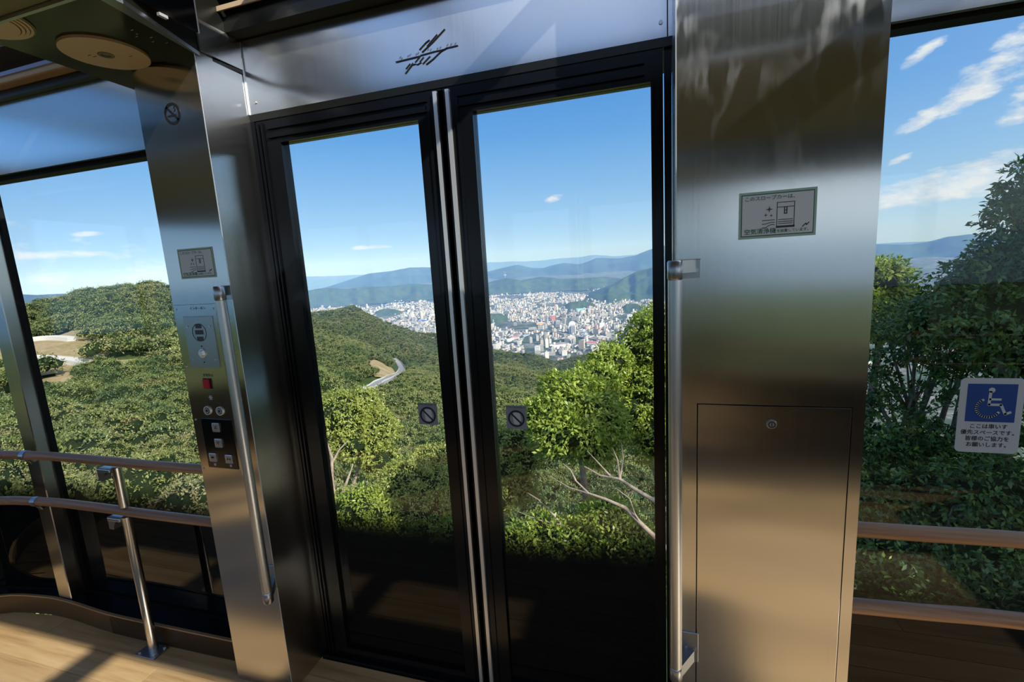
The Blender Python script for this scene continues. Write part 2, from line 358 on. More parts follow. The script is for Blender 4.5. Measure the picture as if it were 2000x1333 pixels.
# ---- mullions
def mullion(pos, s, name='steel_mullion', ang=0.0):
    b = MB(); c, sn = math.cos(ang), math.sin(ang)
    def R(p): return (pos[0] + p[0] * c - p[1] * sn, ym(s, pos[1] + p[0] * sn + p[1] * c))
    b.prism([R(p) for p in ((-0.035, -0.080), (0.055, -0.082), (0.058, -0.079), (0.040, 0.004), (-0.035, 0.004))], 'z', 0.094, 2.15)
    r = b.build(name, M['steel']); tag(r, kind='structure')
    b = MB(); b.prism([R(p) for p in ((0.042, -0.02), (0.056, -0.02), (0.056, 0.0), (0.042, 0.0))], 'z', 0.094, 2.15); b.build('gasket', M['rubber'], r)
    return r
for s in (1, -1):
    mullion((-2.875, 1.445), s)
    mullion((-3.72, 1.11), s, ang=0.6)
    mullion((1.92, 1.445), s)
mullion((-4.06, 0.03), 1, ang=PI / 2)
# ---- steel header bands above the windows
for s, side in ((1, 'front'), (-1, 'back')):
    b = MB(); ybox(b, s, -2.93, XL0 + 0.02, 1.40, 1.415, 2.150, 2.425)
    g = [(-2.93, 1.40), (-3.31, 1.33), (-3.69, 1.10), (-3.95, 0.71), (-4.05, 0.03)]
    path_wall(b, [(x, ym(s, y)) for x, y in g], 2.150, 2.425, -0.012 * s)
    tag(b.build('wall_header_left_' + side, M['steel_skylit'] if s > 0 else M['olive']), kind='structure')
    b = MB(); ybox(b, s, XR1 - 0.01, XE, 1.40, 1.415, 2.140, 2.425); tag(b.build('wall_header_right_' + side, M['steel_skylit'] if s > 0 else M['olive']), kind='structure')
    b = MB(); ybox(b, s, XL1 - 0.02, XR0 + 0.02, YH, YH + 0.012, 2.224, 2.468)
    hd = tag(b.build('wall_header_door_' + side, M['steel_skylit'] if s > 0 else M['olive']), kind='structure')
    if s > 0:
        for x, z in ((-1.355, 2.262), (-1.384, 2.418), (0.030, 2.262), (-1.40, 2.43)):
            MB().disc((x, YH, z), 'y', 0.0055, -0.003, 14).build('screw', M['screw'], hd)
        MB().box(XL1 + 0.001, XL1 + 0.004, YH - 0.004, YH, 2.224, 2.468).build('edge_strip', M['bright'], hd)
        MB().box(XR0 - 0.014, XR0 - 0.011, YH - 0.001, YH, 2.224, 2.468).build('joint', M['rubber'], hd)
    # black soffit under the door header and black cove above all headers
    b = MB(); ybox(b, s, XL1, XR0, YH, YH + 0.2, 2.20, 2.223); tag(b.build('trim_5' if s > 0 else 'trim_6', M['soffit']), kind='structure')
    b = MB(); ybox(b, s, -4.1, XE, 1.46, 1.60, 2.43, 2.78); ybox(b, s, -4.1, XE, 1.36, 1.60, 2.60, 2.78); ybox(b, s, XL1, XR0, 1.40, 1.47, 2.472, 2.52)
    tag(b.build('trim_7' if s > 0 else 'trim_8', M['soffit']), kind='structure')
    b = MB(); ybox(b, s, -4.0, XL0 + 0.02, 1.372, 1.42, 2.426, 2.452); tag(b.build('trim_19' if s > 0 else 'trim_20', M['soffit']), kind='structure')
    b = MB(); ybox(b, s, -4.0, XL0 + 0.02, 1.33, 1.42, 2.456, 2.486, 0, 0.008); tag(b.build('trim_9' if s > 0 else 'trim_10', M['tan']), kind='structure')
    b = MB(); ybox(b, s, -4.0, XL0 + 0.02, 1.324, 1.332, 2.476, 2.490); ybox(b, s, -4.0, -1.7, 1.1, 1.14, 2.66, 2.72); tag(b.build('trim_11' if s > 0 else 'trim_12', M['lav']), kind='structure')
    b = MB(); ybox(b, s, XL1, XR0, 1.38, 1.386, 2.53, 2.545); tag(b.build('trim_13' if s > 0 else 'trim_14', M['tan']), kind='structure')  # thin tan line painted as the highlight along the black cove
# ---- steel pillars
def pillar(s, x0, x1, side, hatch=False):
    b = MB(); 
    ya, yb = sorted((ym(s, YP), ym(s, YP + 0.012)))
    if hatch:
        hx0, hx1, hz0, hz1 = 0.113, 0.461, 0.10, 1.243; g = 0.0022
        for q in ((x0, hx0 - g, 0, 2.75), (hx1 + g, x1, 0, 2.75), (hx0 - g, hx1 + g, hz1 + g, 2.75), (hx0 - g, hx1 + g, 0, hz0 - g)):
            b.box(q[0], q[1], ya, yb, q[2], q[3])
    else: b.box(x0, x1, ya, yb, 0, 2.75)
    ybox(b, s, x0, x0 + 0.012, YP + 0.012, YG + 0.10, 0, 2.75); ybox(b, s, x1 - 0.012, x1, YP + 0.012, YG + 0.10, 0, 2.75)
    r = tag(b.build('steel_pillar_%s' % side, M['steel_smear'] if hatch else M['steel']), kind='structure')
    if s > 0:
        xe = x1 if not hatch else x0
        MB().box(xe - 0.0012, xe + 0.0012, YP - 0.0008, YP + 0.0012, 0, 2.36).build('edge_strip', M['bright'], r)  # thin bright strip stands in for the glint along the pillar corner
    if hatch:
        hb = MB().box(hx0, hx1, YP - 0.0015, YP + 0.010, hz0, hz1, 0, 0.0012).build('hatch_door', M['steel_smear'], r)
        MB().box(hx0 - 0.01, hx1 + 0.01, YP + 0.0125, YP + 0.02, hz0 - 0.01, hz1 + 0.01).build('recess', M['rubber'], r)
        lk = MB().disc((0.288, YP - 0.0015, 1.196), 'y', 0.0125, -0.004, 24, 0, 0.011)
        lk = lk.build('lock', M['cast'], hb)
        MB().ring((0.288, YP - 0.0055, 1.196), 'y', 0.006, 0.0085, -0.0008, 24).box(0.287, 0.289, YP - 0.0063, YP - 0.0055, 1.191, 1.201).build('keyhole', M['ink'], r)
    return r
pillar(1, XL0, XL1, 'left'); pillar(1, XR0, XR1, 'right', True)
pillar(-1, XL0, XL1, 'back_left'); pillar(-1, XR0, XR1, 'back_right')
# ---- sliding door leaves
def door(num, s, x0, x1, gx0, gx1, meet):
    root = empty('door_%d' % num, ((x0 + x1) / 2, ym(s, YD), 0), kind='structure')
    gz0, gz1 = 0.055, 2.117
    def part(name, mt, x0_, x1_, y0_, y1_, z0_, z1_, bev=0.0):
        b = MB(); ybox(b, s, x0_, x1_, y0_, y1_, z0_, z1_, 0, bev); return b.build(name, mt, root)
    part('stile', M['black'], x0, gx0, YD - 0.012, YD + 0.03, 0.015, 2.198)
    part('stile', M['black'], gx1, x1, YD - 0.012, YD + 0.03, 0.015, 2.198)
    part('top_rail', M['black'], gx0, gx1, YD - 0.012, YD + 0.03, gz1, 2.198)
    part('bottom_rail', M['black'], gx0, gx1, YD - 0.012, YD + 0.03, 0.015, gz0)
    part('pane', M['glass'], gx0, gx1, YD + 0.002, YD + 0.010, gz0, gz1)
    m0 = x1 if meet > 0 else x0
    for dx_, wd, dep in ((-0.026, 0.0125, 0.010),):
        xx = m0 + meet * dx_; part('edge_strip', M['bright'], min(xx, xx + meet * wd), max(xx, xx + meet * wd), YD - 0.012 - dep, YD - 0.012, 0.02, 2.19)
    part('edge_channel', M['alu'] if False else M['black'], m0 - 0.010, m0 + 0.010, YD - 0.020, YD - 0.012, 0.02, 2.19)
    q = m0 - meet * 0.048; part('stile_lip', M['black'], q - 0.004, q + 0.004, YD - 0.017, YD - 0.012, 0.02, 2.16)
    o_ = x0 if meet > 0 else x1
    for k in (0.014, 0.030): part('stile_lip', M['black'], o_ + meet * k - 0.003, o_ + meet * k + 0.003, YD - 0.020, YD - 0.012, 0.02, 2.19)
    for k in (2.135, 2.165): part('rail_lip', M['black'], x0 + 0.05, x1 - 0.05, YD - 0.020, YD - 0.012, k, k + 0.004)
    return root
for s, n0 in ((1, 1), (-1, 3)):
    door(n0, s, XL1 + 0.02, -0.6335, -1.270, -0.722, 1)
    door(n0 + 1, s, -0.6305, XR0 - 0.025, -0.533, 0.006, -1)
    b = MB(); ybox(b, s, XL1, XL1 + 0.018, YH + 0.0, YD + 0.03, 0, 2.2); ybox(b, s, XR0 - 0.022, XR0 - 0.002, YH + 0.012, YD + 0.03, 0, 2.2)
    ybox(b, s, XL1, XR0, YD - 0.03, YD + 0.05, -0.02, 0.012); tag(b.build('trim_15' if s > 0 else 'trim_16', M['black']), kind='structure')
# ---- ceiling: central duct, glass roof on black beams
b = MB(); b.box(-3.9, XE, -0.62, 0.79, 2.25, 2.375, 0, 0.01)
tag(b.build('ceiling', M['duct']), kind='structure')
b = MB(); b.box(-3.9, XE, 0.788, 0.796, 2.244, 2.262, 0); tag(b.build('trim_17', M['alu']), kind='structure')
k = 10
for x0_, x1_ in ((-4.0, -2.9), (-2.86, -1.9), (-1.86, -0.9), (-0.86, 0.25), (0.29, 1.4), (1.44, 2.4), (2.44, XE)):
    for y0_, y1_ in ((-1.34, 0.0), (0.03, 1.38)):
        k += 1; b = MB(); b.box(x0_, x1_, y0_, y1_, 2.752, 2.760); tag(b.build('window_roof_%d' % k, M['roofglass']), kind='structure')
b = MB()
for x in (-2.88, -1.88, -0.88, 0.27, 1.42, 2.42): b.box(x - 0.03, x + 0.03, -1.36, 1.42, 2.72, 2.80)
for y in (-1.34, 0.015, 1.36): b.box(-4.05, XE, y - 0.03, y + 0.03, 2.71, 2.80)
tag(b.build('ceiling_beams', M['soffit'], origin=(0, 0, 2.7)), kind='structure')
b = MB(); b.box(XE, XE + 0.03, -1.4, 1.46, 2.14, 2.8); b.box(XE - 0.02, XE + 0.03, -1.4, 1.46, 0, 1.30); tag(b.build('wall_right_sunstop', M['steel']), kind='structure')  # lower part made solid, out of view, to stop sun reaching the floor
# ---- ceiling console over the left pillar
con = empty('ceiling_console', (-1.6, 1.0, 2.36), 'dark glossy ceiling console above the left steel pillar, with round cream lamps in it', 'console')
MB().prism([(-1.385, 1.455), (-1.84, 1.455), (-1.815, 0.80), (-1.30, 0.80), (-1.30, 0.99), (-1.392, 1.29)], 'z', 2.36, 2.372).build('base_panel', M['console'], con)
MB().prism([(-1.385, 1.45), (-1.84, 1.45), (-1.815, 0.80), (-1.30, 0.80), (-1.30, 0.99), (-1.388, 1.29)], 'z', 2.372, 2.70).build('body', M['soffit'], con)
sd = MB().prism([(-1.299, 0.90), (-1.297, 0.90), (-1.322, 1.235), (-1.326, 1.235)], 'z', 2.392, 2.66).build('side_panel', M['blackplastic'], con)
MB().prism([(-1.299, 0.80), (-1.293, 0.80), (-1.300, 1.0), (-1.388, 1.29), (-1.392, 1.29)], 'z', 2.358, 2.370).build('edge_trim', M['cast'], con)
MB().box(-1.328, -1.322, 1.232, 1.240, 2.392, 2.66).build('edge_strip', M['bright'], con)
MB().box(-1.314, -1.304, 1.10, 1.125, 2.378, 2.386).build('latch', M['bright'], con)
MB().box(-1.388, -1.382, 1.29, 1.455, 2.372, 2.47).build('end_plate', M['steel'], con)
for x, y in ((-1.44, 1.13), (-1.425, 1.12), (-1.41, 1.15), (-1.43, 1.17), (-1.40, 1.19), (-1.415, 1.10)):
    MB().box(x - 0.004, x + 0.004, y - 0.0007, y + 0.0007, 2.3592, 2.36).build('marking', M['stickergrey'], con)
# ---- ceiling lamps
r = empty('ceiling_lamp', (-1.617, 1.16, 2.36), 'round flat cream ceiling lamp with a small bulb opening in its middle', 'lamp')
cx, cyy = -1.617, 1.160
MB().ring((cx, cyy, 2.352), 'z', 0.020, 0.112, 0.008, 56).build('trim_plate', M['cream'], r)
MB().ring((cx, cyy, 2.350), 'z', 0.013, 0.021, 0.006, 28).build('socket_ring', M['creamdark'], r)
MB().disc((cx, cyy, 2.3535), 'z', 0.013, 0.006, 20).build('bulb', M['bulb'], r)
for dx_, dy_ in ((-0.045, -0.018), (-0.040, -0.006), (0.055, 0.035)): MB().box(cx + dx_ - 0.007, cx + dx_ + 0.007, cyy + dy_ - 0.0015, cyy + dy_ + 0.0015, 2.3512, 2.352).build('marking', M['creamdark'], r)
r = empty('ceiling_vent', (-1.70, 0.905, 2.36), 'round cream ceiling vent with ringed edge, partly behind the ceiling panel', 'vent')
cx, cyy = -1.70, 0.905
MB().disc((cx, cyy, 2.348), 'z', 0.080, 0.012, 48).build('cover', M['cream'], r)
for k, rr in enumerate((0.083, 0.092, 0.101)): MB().ring((cx, cyy, 2.350 + 0.002 * k), 'z', rr, rr + 0.0065, 0.010, 48).build('ring', M['cream'], r)
MB().ring((cx, cyy, 2.357), 'z', 0.078, 0.112, 0.003, 48).build('groove', M['creamdark'], r)
# ---- grab handles
def handle(x, px, sgn, label):
    """vertical tube at x, foot plates at px on the pillar front"""
    r = empty('grab_handle', (x, 1.2, 0.47), label, 'handle', 'vertical grab handles beside the doors')
    MB().tube([(x, 1.2, 0.505), (x, 1.2, 1.575)], 0.0165, 24).build('bar', M['alu'], r)
    for z0, z1, zp0, zp1 in ((1.575, 1.622, 1.578, 1.622), (0.462, 0.505, 0.47, 0.56)):
        c = MB().tube([(x, 1.2, z0), (x, 1.2, z0 + 0.004), (x, 1.2, z1 - 0.004), (x, 1.2, z1)], [0.0155, 0.0178, 0.0178, 0.0150], 24)
        a, bb = sorted((x, px)); w2 = 0.016
        d = Vector((px - x, YP - 1.2)).normalized(); nn = Vector((-d.y, d.x)) * 0.013
        c.prism([Vector((x, 1.2)) + nn, Vector((px, YP)) + nn * 1.0, Vector((px, YP)) - nn, Vector((x, 1.2)) - nn], 'z', zp0 + 0.012 if z0 > 1 else zp0, zp1 - 0.001 if z0 > 1 else zp0 + 0.035)
        br = c.build('end_bracket', M['cast'], r)
        MB().box(px - 0.022, px + 0.022, YP - 0.004, YP, zp0 - 0.004, zp1, 0, 0.0015).build('foot_plate', M['cast'], r)
        for dx_ in (-0.012, 0.012): MB().disc((px + dx_, YP - 0.004, (zp0 + zp1) / 2 - 0.006), 'y', 0.0048, -0.003, 12).build('screw', M['screw'], r)
    return r
handle(-1.362, -1.408, -1, 'silver vertical grab handle on the left pillar, beside the button panel')
handle(0.0535, 0.096, 1, 'silver vertical grab handle on the right pillar, beside the hatch door')
# ---- handrails
def rail(pts, label, grp, r_=0.0195):
    o = MB().tube(smoothp(pts, 6), r_, 20).build('handrail', M['rail']); return tag(o, label, 'handrail', grp)
Lr = [(XL0 - 0.001, 1.305), (-2.0, 1.300), (-2.4, 1.300), (-2.70, 1.290), (-2.98, 1.245), (-3.25, 1.12), (-3.5, 0.90), (-3.65, 0.5), (-3.7, 0.03)]
rail([(x, y, 0.909) for i, (x, y) in enumerate(Lr)], 'upper wooden handrail along the left window', 'wooden handrails by the left window')
rail([(x, y, 0.683) for x, y in Lr], 'lower wooden handrail along the left window', 'wooden handrails by the left window')
Rr = [(XR1 + 0.001, 1.30), (0.65, 1.300), (0.85, 1.302), (1.3, 1.302), (2.0, 1.302), (XE - 0.03, 1.302)]
rail([(x, y, 0.911 + 0.010 * min(1, (x - XR1) / 0.35)) for x, y in Rr], 'upper wooden handrail across the right window, below the wheelchair sign', 'wooden handrails by the right window')
rail([(x, y, 0.691 + 0.017 * min(1, (x - XR1) / 0.35)) for x, y in Rr], 'lower wooden handrail across the right window', 'wooden handrails by the right window')
for z in (0.93, 0.72):
    for xa, xb in ((-2.9, XL0), (XR1, XE)):
        o = MB().tube([(xa, 2 * YC - 1.25, z), (xb, 2 * YC - 1.25, z)], 0.0195, 12).build('handrail', M['rail'])
        tag(o, '%s wooden handrail behind the camera, %s the far steel pillars' % ('upper' if z > 0.8 else 'lower', 'left of' if xa < 0 else 'right of'), 'handrail', 'handrails on the side behind')
# rail couplings on the bends, held by the mullion
for z, nm in ((0.909, 'upper'), (0.683, 'lower')):
    r = empty('rail_clamp', (-2.74, 1.29, z), 'grey metal clamp holding the %s left handrail to the mullion' % nm, 'clamp')
    MB().tube([(-2.728, 1.287, z), (-2.752, 1.283, z)], 0.0222, 20).build('collar', M['cast'], r)
    MB().tube([(-2.742, 1.290, z - 0.020), (-2.765, 1.31, z - 0.045), (-2.81, 1.345, z - 0.05), (-2.84, 1.364, z - 0.045)], [0.012, 0.012, 0.011, 0.011], 12).build('arm', M['cast'], r)
# rail post with two brackets
r = empty('rail_post', (-2.19, 1.30, 0), 'slim brown metal post carrying both left handrails, bolted to the floor', 'post')
PX, PY = -2.185, 1.298
MB().tube([(PX, PY, 0.006), (PX, PY, 0.660)], 0.0185, 20).tube([(PX, PY, 0.706), (PX, PY, 0.886)], 0.0185, 20).build('pole', M['steel'], r)
fp = MB().box(PX - 0.058, PX + 0.058, PY - 0.045, PY + 0.028, 0.0, 0.006, 0, 0.002).build('foot_plate', M['cast'], r)
for dx_, dy_ in ((-0.045, -0.03), (0.042, -0.03), (-0.045, 0.018), (0.042, 0.018)): MB().disc((PX + dx_, PY + dy_, 0.006), 'z', 0.007, 0.006, 8).build('bolt', M['screw'], fp)
for z in (0.869, 0.643):
    MB().box(PX - 0.095, PX - 0.018, PY - 0.02, PY + 0.02, z - 0.004, z + 0.012, 0, 0.004).prism([(PX - 0.098, z + 0.012), (PX - 0.098, z - 0.045), (PX - 0.070, z - 0.045), (PX - 0.062, z - 0.02), (PX - 0.048, z - 0.004)], 'y', PY - 0.015, PY + 0.015).build('bracket', M['cast'], r)
# ---- control panel on the left pillar
cp = empty('control_panel', (-1.565, YP, 0.93), 'steel control panel with intercom, red button and dark keypad on the left pillar', 'control panel')
Y0 = YP
MB().box(-1.663, -1.467, Y0 - 0.003, Y0, 0.918, 1.562, 0, 0.001).build('face_plate', M['steel'], cp)
for x, z in ((-1.651, 1.545), (-1.651, 1.335), (-1.651, 1.13), (-1.651, 0.935), (-1.479, 1.545), (-1.479, 0.935)): MB().disc((x, Y0 - 0.003, z), 'y', 0.0035, -0.002, 12).build('screw', M['screw'], cp)
ic = MB().box(-1.624, -1.487, Y0 - 0.0065, Y0 - 0.003, 1.332, 1.519, 0, 0.001).build('intercom_plate', M['cast'], cp)
for x, z in ((-1.607, 1.482), (-1.503, 1.482), (-1.605, 1.362), (-1.503, 1.362)): MB().disc((x, Y0 - 0.0065, z), 'y', 0.004, -0.002, 12).build('screw', M['screw'], ic)
gb = MB()
for k_, (z, hw) in enumerate(((1.484, 0.014), (1.462, 0.019), (1.438, 0.015))): gb.box(-1.556 - hw, -1.556 + hw, Y0 - 0.0071, Y0 - 0.0065, z - 0.008, z + 0.008)
gb.build('speaker_slot', M['inkgrey'], ic)
MB().ring((-1.556, Y0 - 0.0066, 1.461), 'y', 0.031, 0.0325, -0.0008, 32).build('speaker_ring', M['inkgrey'], ic)
MB().disc((-1.5555, Y0 - 0.0065, 1.385), 'y', 0.0165, -0.004, 24).disc((-1.5555, Y0 - 0.0105, 1.385), 'y', 0.013, -0.007, 24, 0, 0.009).build('push_button', M['bright'], ic)
for z in (1.411, 1.352): MB().disc((-1.556, Y0 - 0.0066, z), 'y', 0.0028, -0.001, 10).build('hole', M['ink'], ic)
text('lettering', 'インターホン', 0.0125, -1.55, 1.547, Y0 - 0.0034, M['inkgrey'], cp)
text('lettering', '非常停止', 0.0125, -1.553, 1.302, Y0 - 0.0034, M['inkgrey'], cp)
MB().box(-1.580, -1.541, Y0 - 0.005, Y0 - 0.003, 1.252, 1.291).build('button_bezel', M['ink'], cp)
MB().box(-1.577, -1.547, Y0 - 0.011, Y0 - 0.005, 1.255, 1.288, 0, 0.002).build('emergency_button', M['red'], cp)
st = MB()
for a_ in range(3):
    t = a_ * PI / 3; st.stroke([(-1.558 - 0.008 * math.cos(t), 1.218 - 0.008 * math.sin(t)), (-1.558 + 0.008 * math.cos(t), 1.218 + 0.008 * math.sin(t))], 0.003, Y0 - 0.003, 0.0012)
st.build('star_symbol', M['white'], cp)
text('lettering', '照明', 0.009, -1.583, 1.196, Y0 - 0.0034, M['inkgrey'], cp); text('lettering', '空調', 0.009, -1.524, 1.196, Y0 - 0.0034, M['inkgrey'], cp)
for x in (-1.583, -1.524):
    ks = MB().ring((x, Y0 - 0.003, 1.168), 'y', 0.013, 0.0165, -0.004, 28).build('key_switch', M['bright'], cp)
    MB().disc((x, Y0 - 0.003, 1.168), 'y', 0.013, -0.003, 24).build('key_face', M['ink'], ks)
    MB().ring((x, Y0 - 0.006, 1.168), 'y', 0.0055, 0.010, -0.002, 24).build('key_rim', M['alu'], ks)
    MB().box(x - 0.001, x + 0.001, Y0 - 0.007, Y0 - 0.006, 1.163, 1.173).build('key_slot', M['ink'], ks)
kp = MB().box(-1.622, -1.479, Y0 - 0.006, Y0 - 0.003, 0.943, 1.136, 0, 0.001).build('keypad', M['blackplastic'], cp)
for x, z, ch in ((-1.551, 1.105, '△'), (-1.551, 1.044, '▽'), (-1.590, 0.985, '◀▶'), (-1.513, 0.983, '▶◀')):
    kb = MB().box(x - 0.0175, x + 0.0175, Y0 - 0.010, Y0 - 0.006, z - 0.0175, z + 0.0175, 0, 0.0035).build('key_button', M['button'], kp)
    text('symbol', ch, 0.014 if len(ch) < 2 else 0.010, x, z, Y0 - 0.0105, M['ink'], kp)
for x, t_ in ((-1.588, '開'), (-1.512, '閉')): text('lettering', t_, 0.011, x, 0.955, Y0 - 0.0064, M['stickergrey'], kp)
# ---- stickers
def purifier_sign(x0, x1, z0, z1, label):
    r = empty('notice_sticker', ((x0 + x1) / 2, YP, z0), label, 'sticker', 'air purifier notices on the pillars')
    y = YP - 0.0005; W = x1 - x0; Hh = z1 - z0
    def X(u): return x0 + W * u
    def Z(v): return z0 + Hh * v
    MB().box(x0, x1, y - 0.0008, y, z0, z1).build('backing', M['greenpale'], r); y -= 0.0008
    MB().box(X(0.03), X(0.97), y - 0.0003, y, Z(0.05), Z(0.95)).build('border', M['green'], r); y -= 0.0003
    MB().box(X(0.042), X(0.958), y - 0.0003, y, Z(0.07), Z(0.93)).build('face', M['stickergrey'], r); y -= 0.0003
    st = MB(); S = lambda p, w_: st.stroke([(X(a), Z(b_)) for a, b_ in p], w_ * Hh, y, 0.0004)
    S([(0.50, 0.22), (0.50, 0.74), (0.72, 0.74), (0.72, 0.22)], 0.014); S([(0.50, 0.64), (0.72, 0.64)], 0.014); S([(0.50, 0.225), (0.72, 0.225)], 0.045)
    for v in (0.29, 0.33, 0.375): S([(0.52, v), (0.70, v)], 0.014)
    S([(0.595, 0.63), (0.595, 0.50), (0.625, 0.50), (0.625, 0.63)], 0.02); S([(0.595, 0.57), (0.625, 0.57)], 0.015)
    for v, dv in ((0.38, 0.0), (0.31, 0.02), (0.24, 0.045)): S([(0.31, v - dv * 0.4), (0.36, v - dv * 0.3), (0.40, v + dv * 0.6), (0.44, v + dv), (0.47, v + dv * 0.8)], 0.014)
    for u, v, q in ((0.40, 0.61, 0.075), (0.355, 0.49, 0.045), (0.425, 0.475, 0.04)):
        a = Hh * q; cxx, czz = X(u), Z(v); pts = []
        for k_ in range(8): rr = a if k_ % 2 == 0 else a * 0.25; pts.append((cxx + rr * math.cos(k_ * PI / 4), czz + rr * math.sin(k_ * PI / 4)))
        st.prism(pts, 'y', y - 0.0004, y)
    S([(0.83, 0.20), (0.87, 0.26), (0.88, 0.23), (0.91, 0.28)], 0.02)
    st.build('pictogram', M['inkgrey'], r)
    text('lettering', 'このスロープカーは、', Hh * 0.105, X(0.07), Z(0.85), y - 0.0003, M['green'], r, 'LEFT', 1.0)
    text('lettering', '空気清浄機', Hh * 0.128, X(0.07), Z(0.145), y - 0.0003, M['green'], r, 'LEFT', 1.0, 0.0001)
    text('lettering', 'を設置しています。', Hh * 0.073, X(0.50), Z(0.135), y - 0.0003, M['green'], r, 'LEFT', 1.0)
    return r
purifier_sign(-1.602, -1.442, 1.653, 1.757, 'green bordered air purifier notice on the left pillar above the control panel')
purifier_sign(0.203, 0.367, 1.662, 1.771, 'green bordered air purifier notice on the right pillar above the hatch door')
# no smoking mark on the left pillar
r = empty('no_smoking_mark', (-1.520, YP, 2.196), 'black round no smoking mark high on the left pillar', 'sign')
MB().ring((-1.520, YP - 0.0005, 2.196), 'y', 0.026, 0.0345, -0.0008, 40).build('ring', M['ink'], r)
st = MB(); st.stroke([(-1.542, 2.217), (-1.498, 2.175)], 0.007, YP - 0.0005, 0.0008); st.build('slash', M['ink'], r)
st = MB(); st.stroke([(-1.541, 2.190), (-1.505, 2.190)], 0.006, YP - 0.0004, 0.0005); st.stroke([(-1.512, 2.201), (-1.506, 2.207), (-1.512, 2.213), (-1.505, 2.219)], 0.002, YP - 0.0004, 0.0005); st.build('cigarette', M['ink'], r)
# warning stickers on the door glass
def hand_sticker(x0, x1, z0, z1, label):
    y = YD + 0.002; r = empty('warning_sticker', ((x0 + x1) / 2, y, z0), label, 'sticker', 'prohibition stickers on the door glass')
    MB().box(x0, x1, y - 0.0008, y, z0, z1).build('backing', mat_sticker, r); y -= 0.0008
    cx_, cz_ = (x0 + x1) / 2, z0 + (z1 - z0) * 0.44; R_ = (x1 - x0) * 0.40
    st = MB(); st.prism([(cx_ - R_ * 0.45, cz_ + R_ * 0.2), (cx_ - R_ * 0.30, cz_ + R_ * 0.75), (cx_ + R_ * 0.45, cz_ + R_ * 0.7), (cx_ + R_ * 0.6, cz_ - R_ * 0.1), (cx_ + R_ * 0.25, cz_ - R_ * 0.8), (cx_ - R_ * 0.3, cz_ - R_ * 0.7)], 'y', y - 0.0003, y)
    st.build('hand_symbol', M['white'], r)
    MB().ring((cx_, y - 0.0004, cz_), 'y', R_ * 0.82, R_ * 1.04, -0.0005, 40).build('ring', M['ink'], r)
    st = MB(); q = R_ * 0.64; st.stroke([(cx_ - q, cz_ + q), (cx_ + q, cz_ - q)], R_ * 0.2, y - 0.0004, 0.0005); st.build('slash', M['ink'], r)
    text('lettering', 'ドアにてをふれないで', (x1 - x0) * 0.092, cx_, z1 - (z1 - z0) * 0.085, y - 0.0003, M['ink'], r, 'CENTER', 1.0, 0.0001)
mat_sticker = mat('sticker_lilac_grey', (0.24, 0.25, 0.30), 0.5)
hand_sticker(-0.829, -0.752, 1.073, 1.156, 'small square prohibition sticker on the left door pane')
hand_sticker(-0.489, -0.4165, 1.073, 1.157, 'small square prohibition sticker on the right door pane')
# wheelchair sign on the right window
y = YG - 0.004; r = empty('wheelchair_sign', (0.828, y, 1.079), 'white sign with blue wheelchair symbol on the right window glass', 'sign')
def rrect(x0, x1, z0, z1, rad, n=6):
    P_ = []
    for cx_, cz_, a0 in ((x1 - rad, z1 - rad, 0), (x0 + rad, z1 - rad, PI / 2), (x0 + rad, z0 + rad, PI), (x1 - rad, z0 + rad, 1.5 * PI)):
        for k_ in range(n + 1): t = a0 + k_ * PI / 2 / n; P_.append((cx_ + rad * math.cos(t), cz_ + rad * math.sin(t)))
    return P_
MB().prism(rrect(0.762, 0.894, 1.079, 1.279, 0.012), 'y', y - 0.001, y).build('plate', M['white'], r); y -= 0.001
MB().box(0.7775, 0.8795, y - 0.0004, y, 1.163, 1.264).build('blue_panel', M['blue'], r); y -= 0.0004
st = MB(); X = lambda u: 0.7775 + 0.102 * u; Z = lambda v: 1.163 + 0.101 * v
MB_ = [(0.47, 0.80), (0.455, 0.46), (0.70, 0.46), (0.80, 0.22), (0.90, 0.27)]
st.stroke([(X(a), Z(b_)) for a, b_ in MB_], 0.0062, y, 0.0006); st.stroke([(X(0.47), Z(0.60)), (X(0.68), Z(0.60))], 0.0055, y, 0.0006)
arc = [(X(0.47) + 0.0245 * math.cos(t) - 0.002, Z(0.37) + 0.0245 * math.sin(t)) for t in [math.radians(a) for a in range(118, 345, 12)]]
st.stroke(arc, 0.0056, y, 0.0006); st.disc((X(0.49), y, Z(0.84)), 'y', 0.0068, -0.0006, 20)
st.build('wheelchair_symbol', M['white'], r)
for i, t_ in enumerate(('ここは車いす', '優先スペースです。', '皆様のご協力を', 'お願いします。')):
    text('lettering', t_, 0.0137, 0.828 + (0.003 if i in (1, 3) else 0), 1.150 - 0.0166 * i, YG - 0.0053, M['ink'], r, 'CENTER', 0.97, 0.00015)
# ---- emblem on the header
r = empty('emblem', (-0.69, YH, 2.27), 'dark slanted script emblem fixed on the steel header above the doors', 'emblem')
def EX(u, v):   # strokes drawn in emblem units
    return (-0.7965 + (u - 0) * 0.2445, 2.258 + v * 0.112)
def estroke(pts, wdt, name='stroke'):
    b = MB(); b.stroke([EX(*p) for p in pts], wdt * 0.62, YH - 0.0015, 0.002); return b.build(name, M['ink'], r)
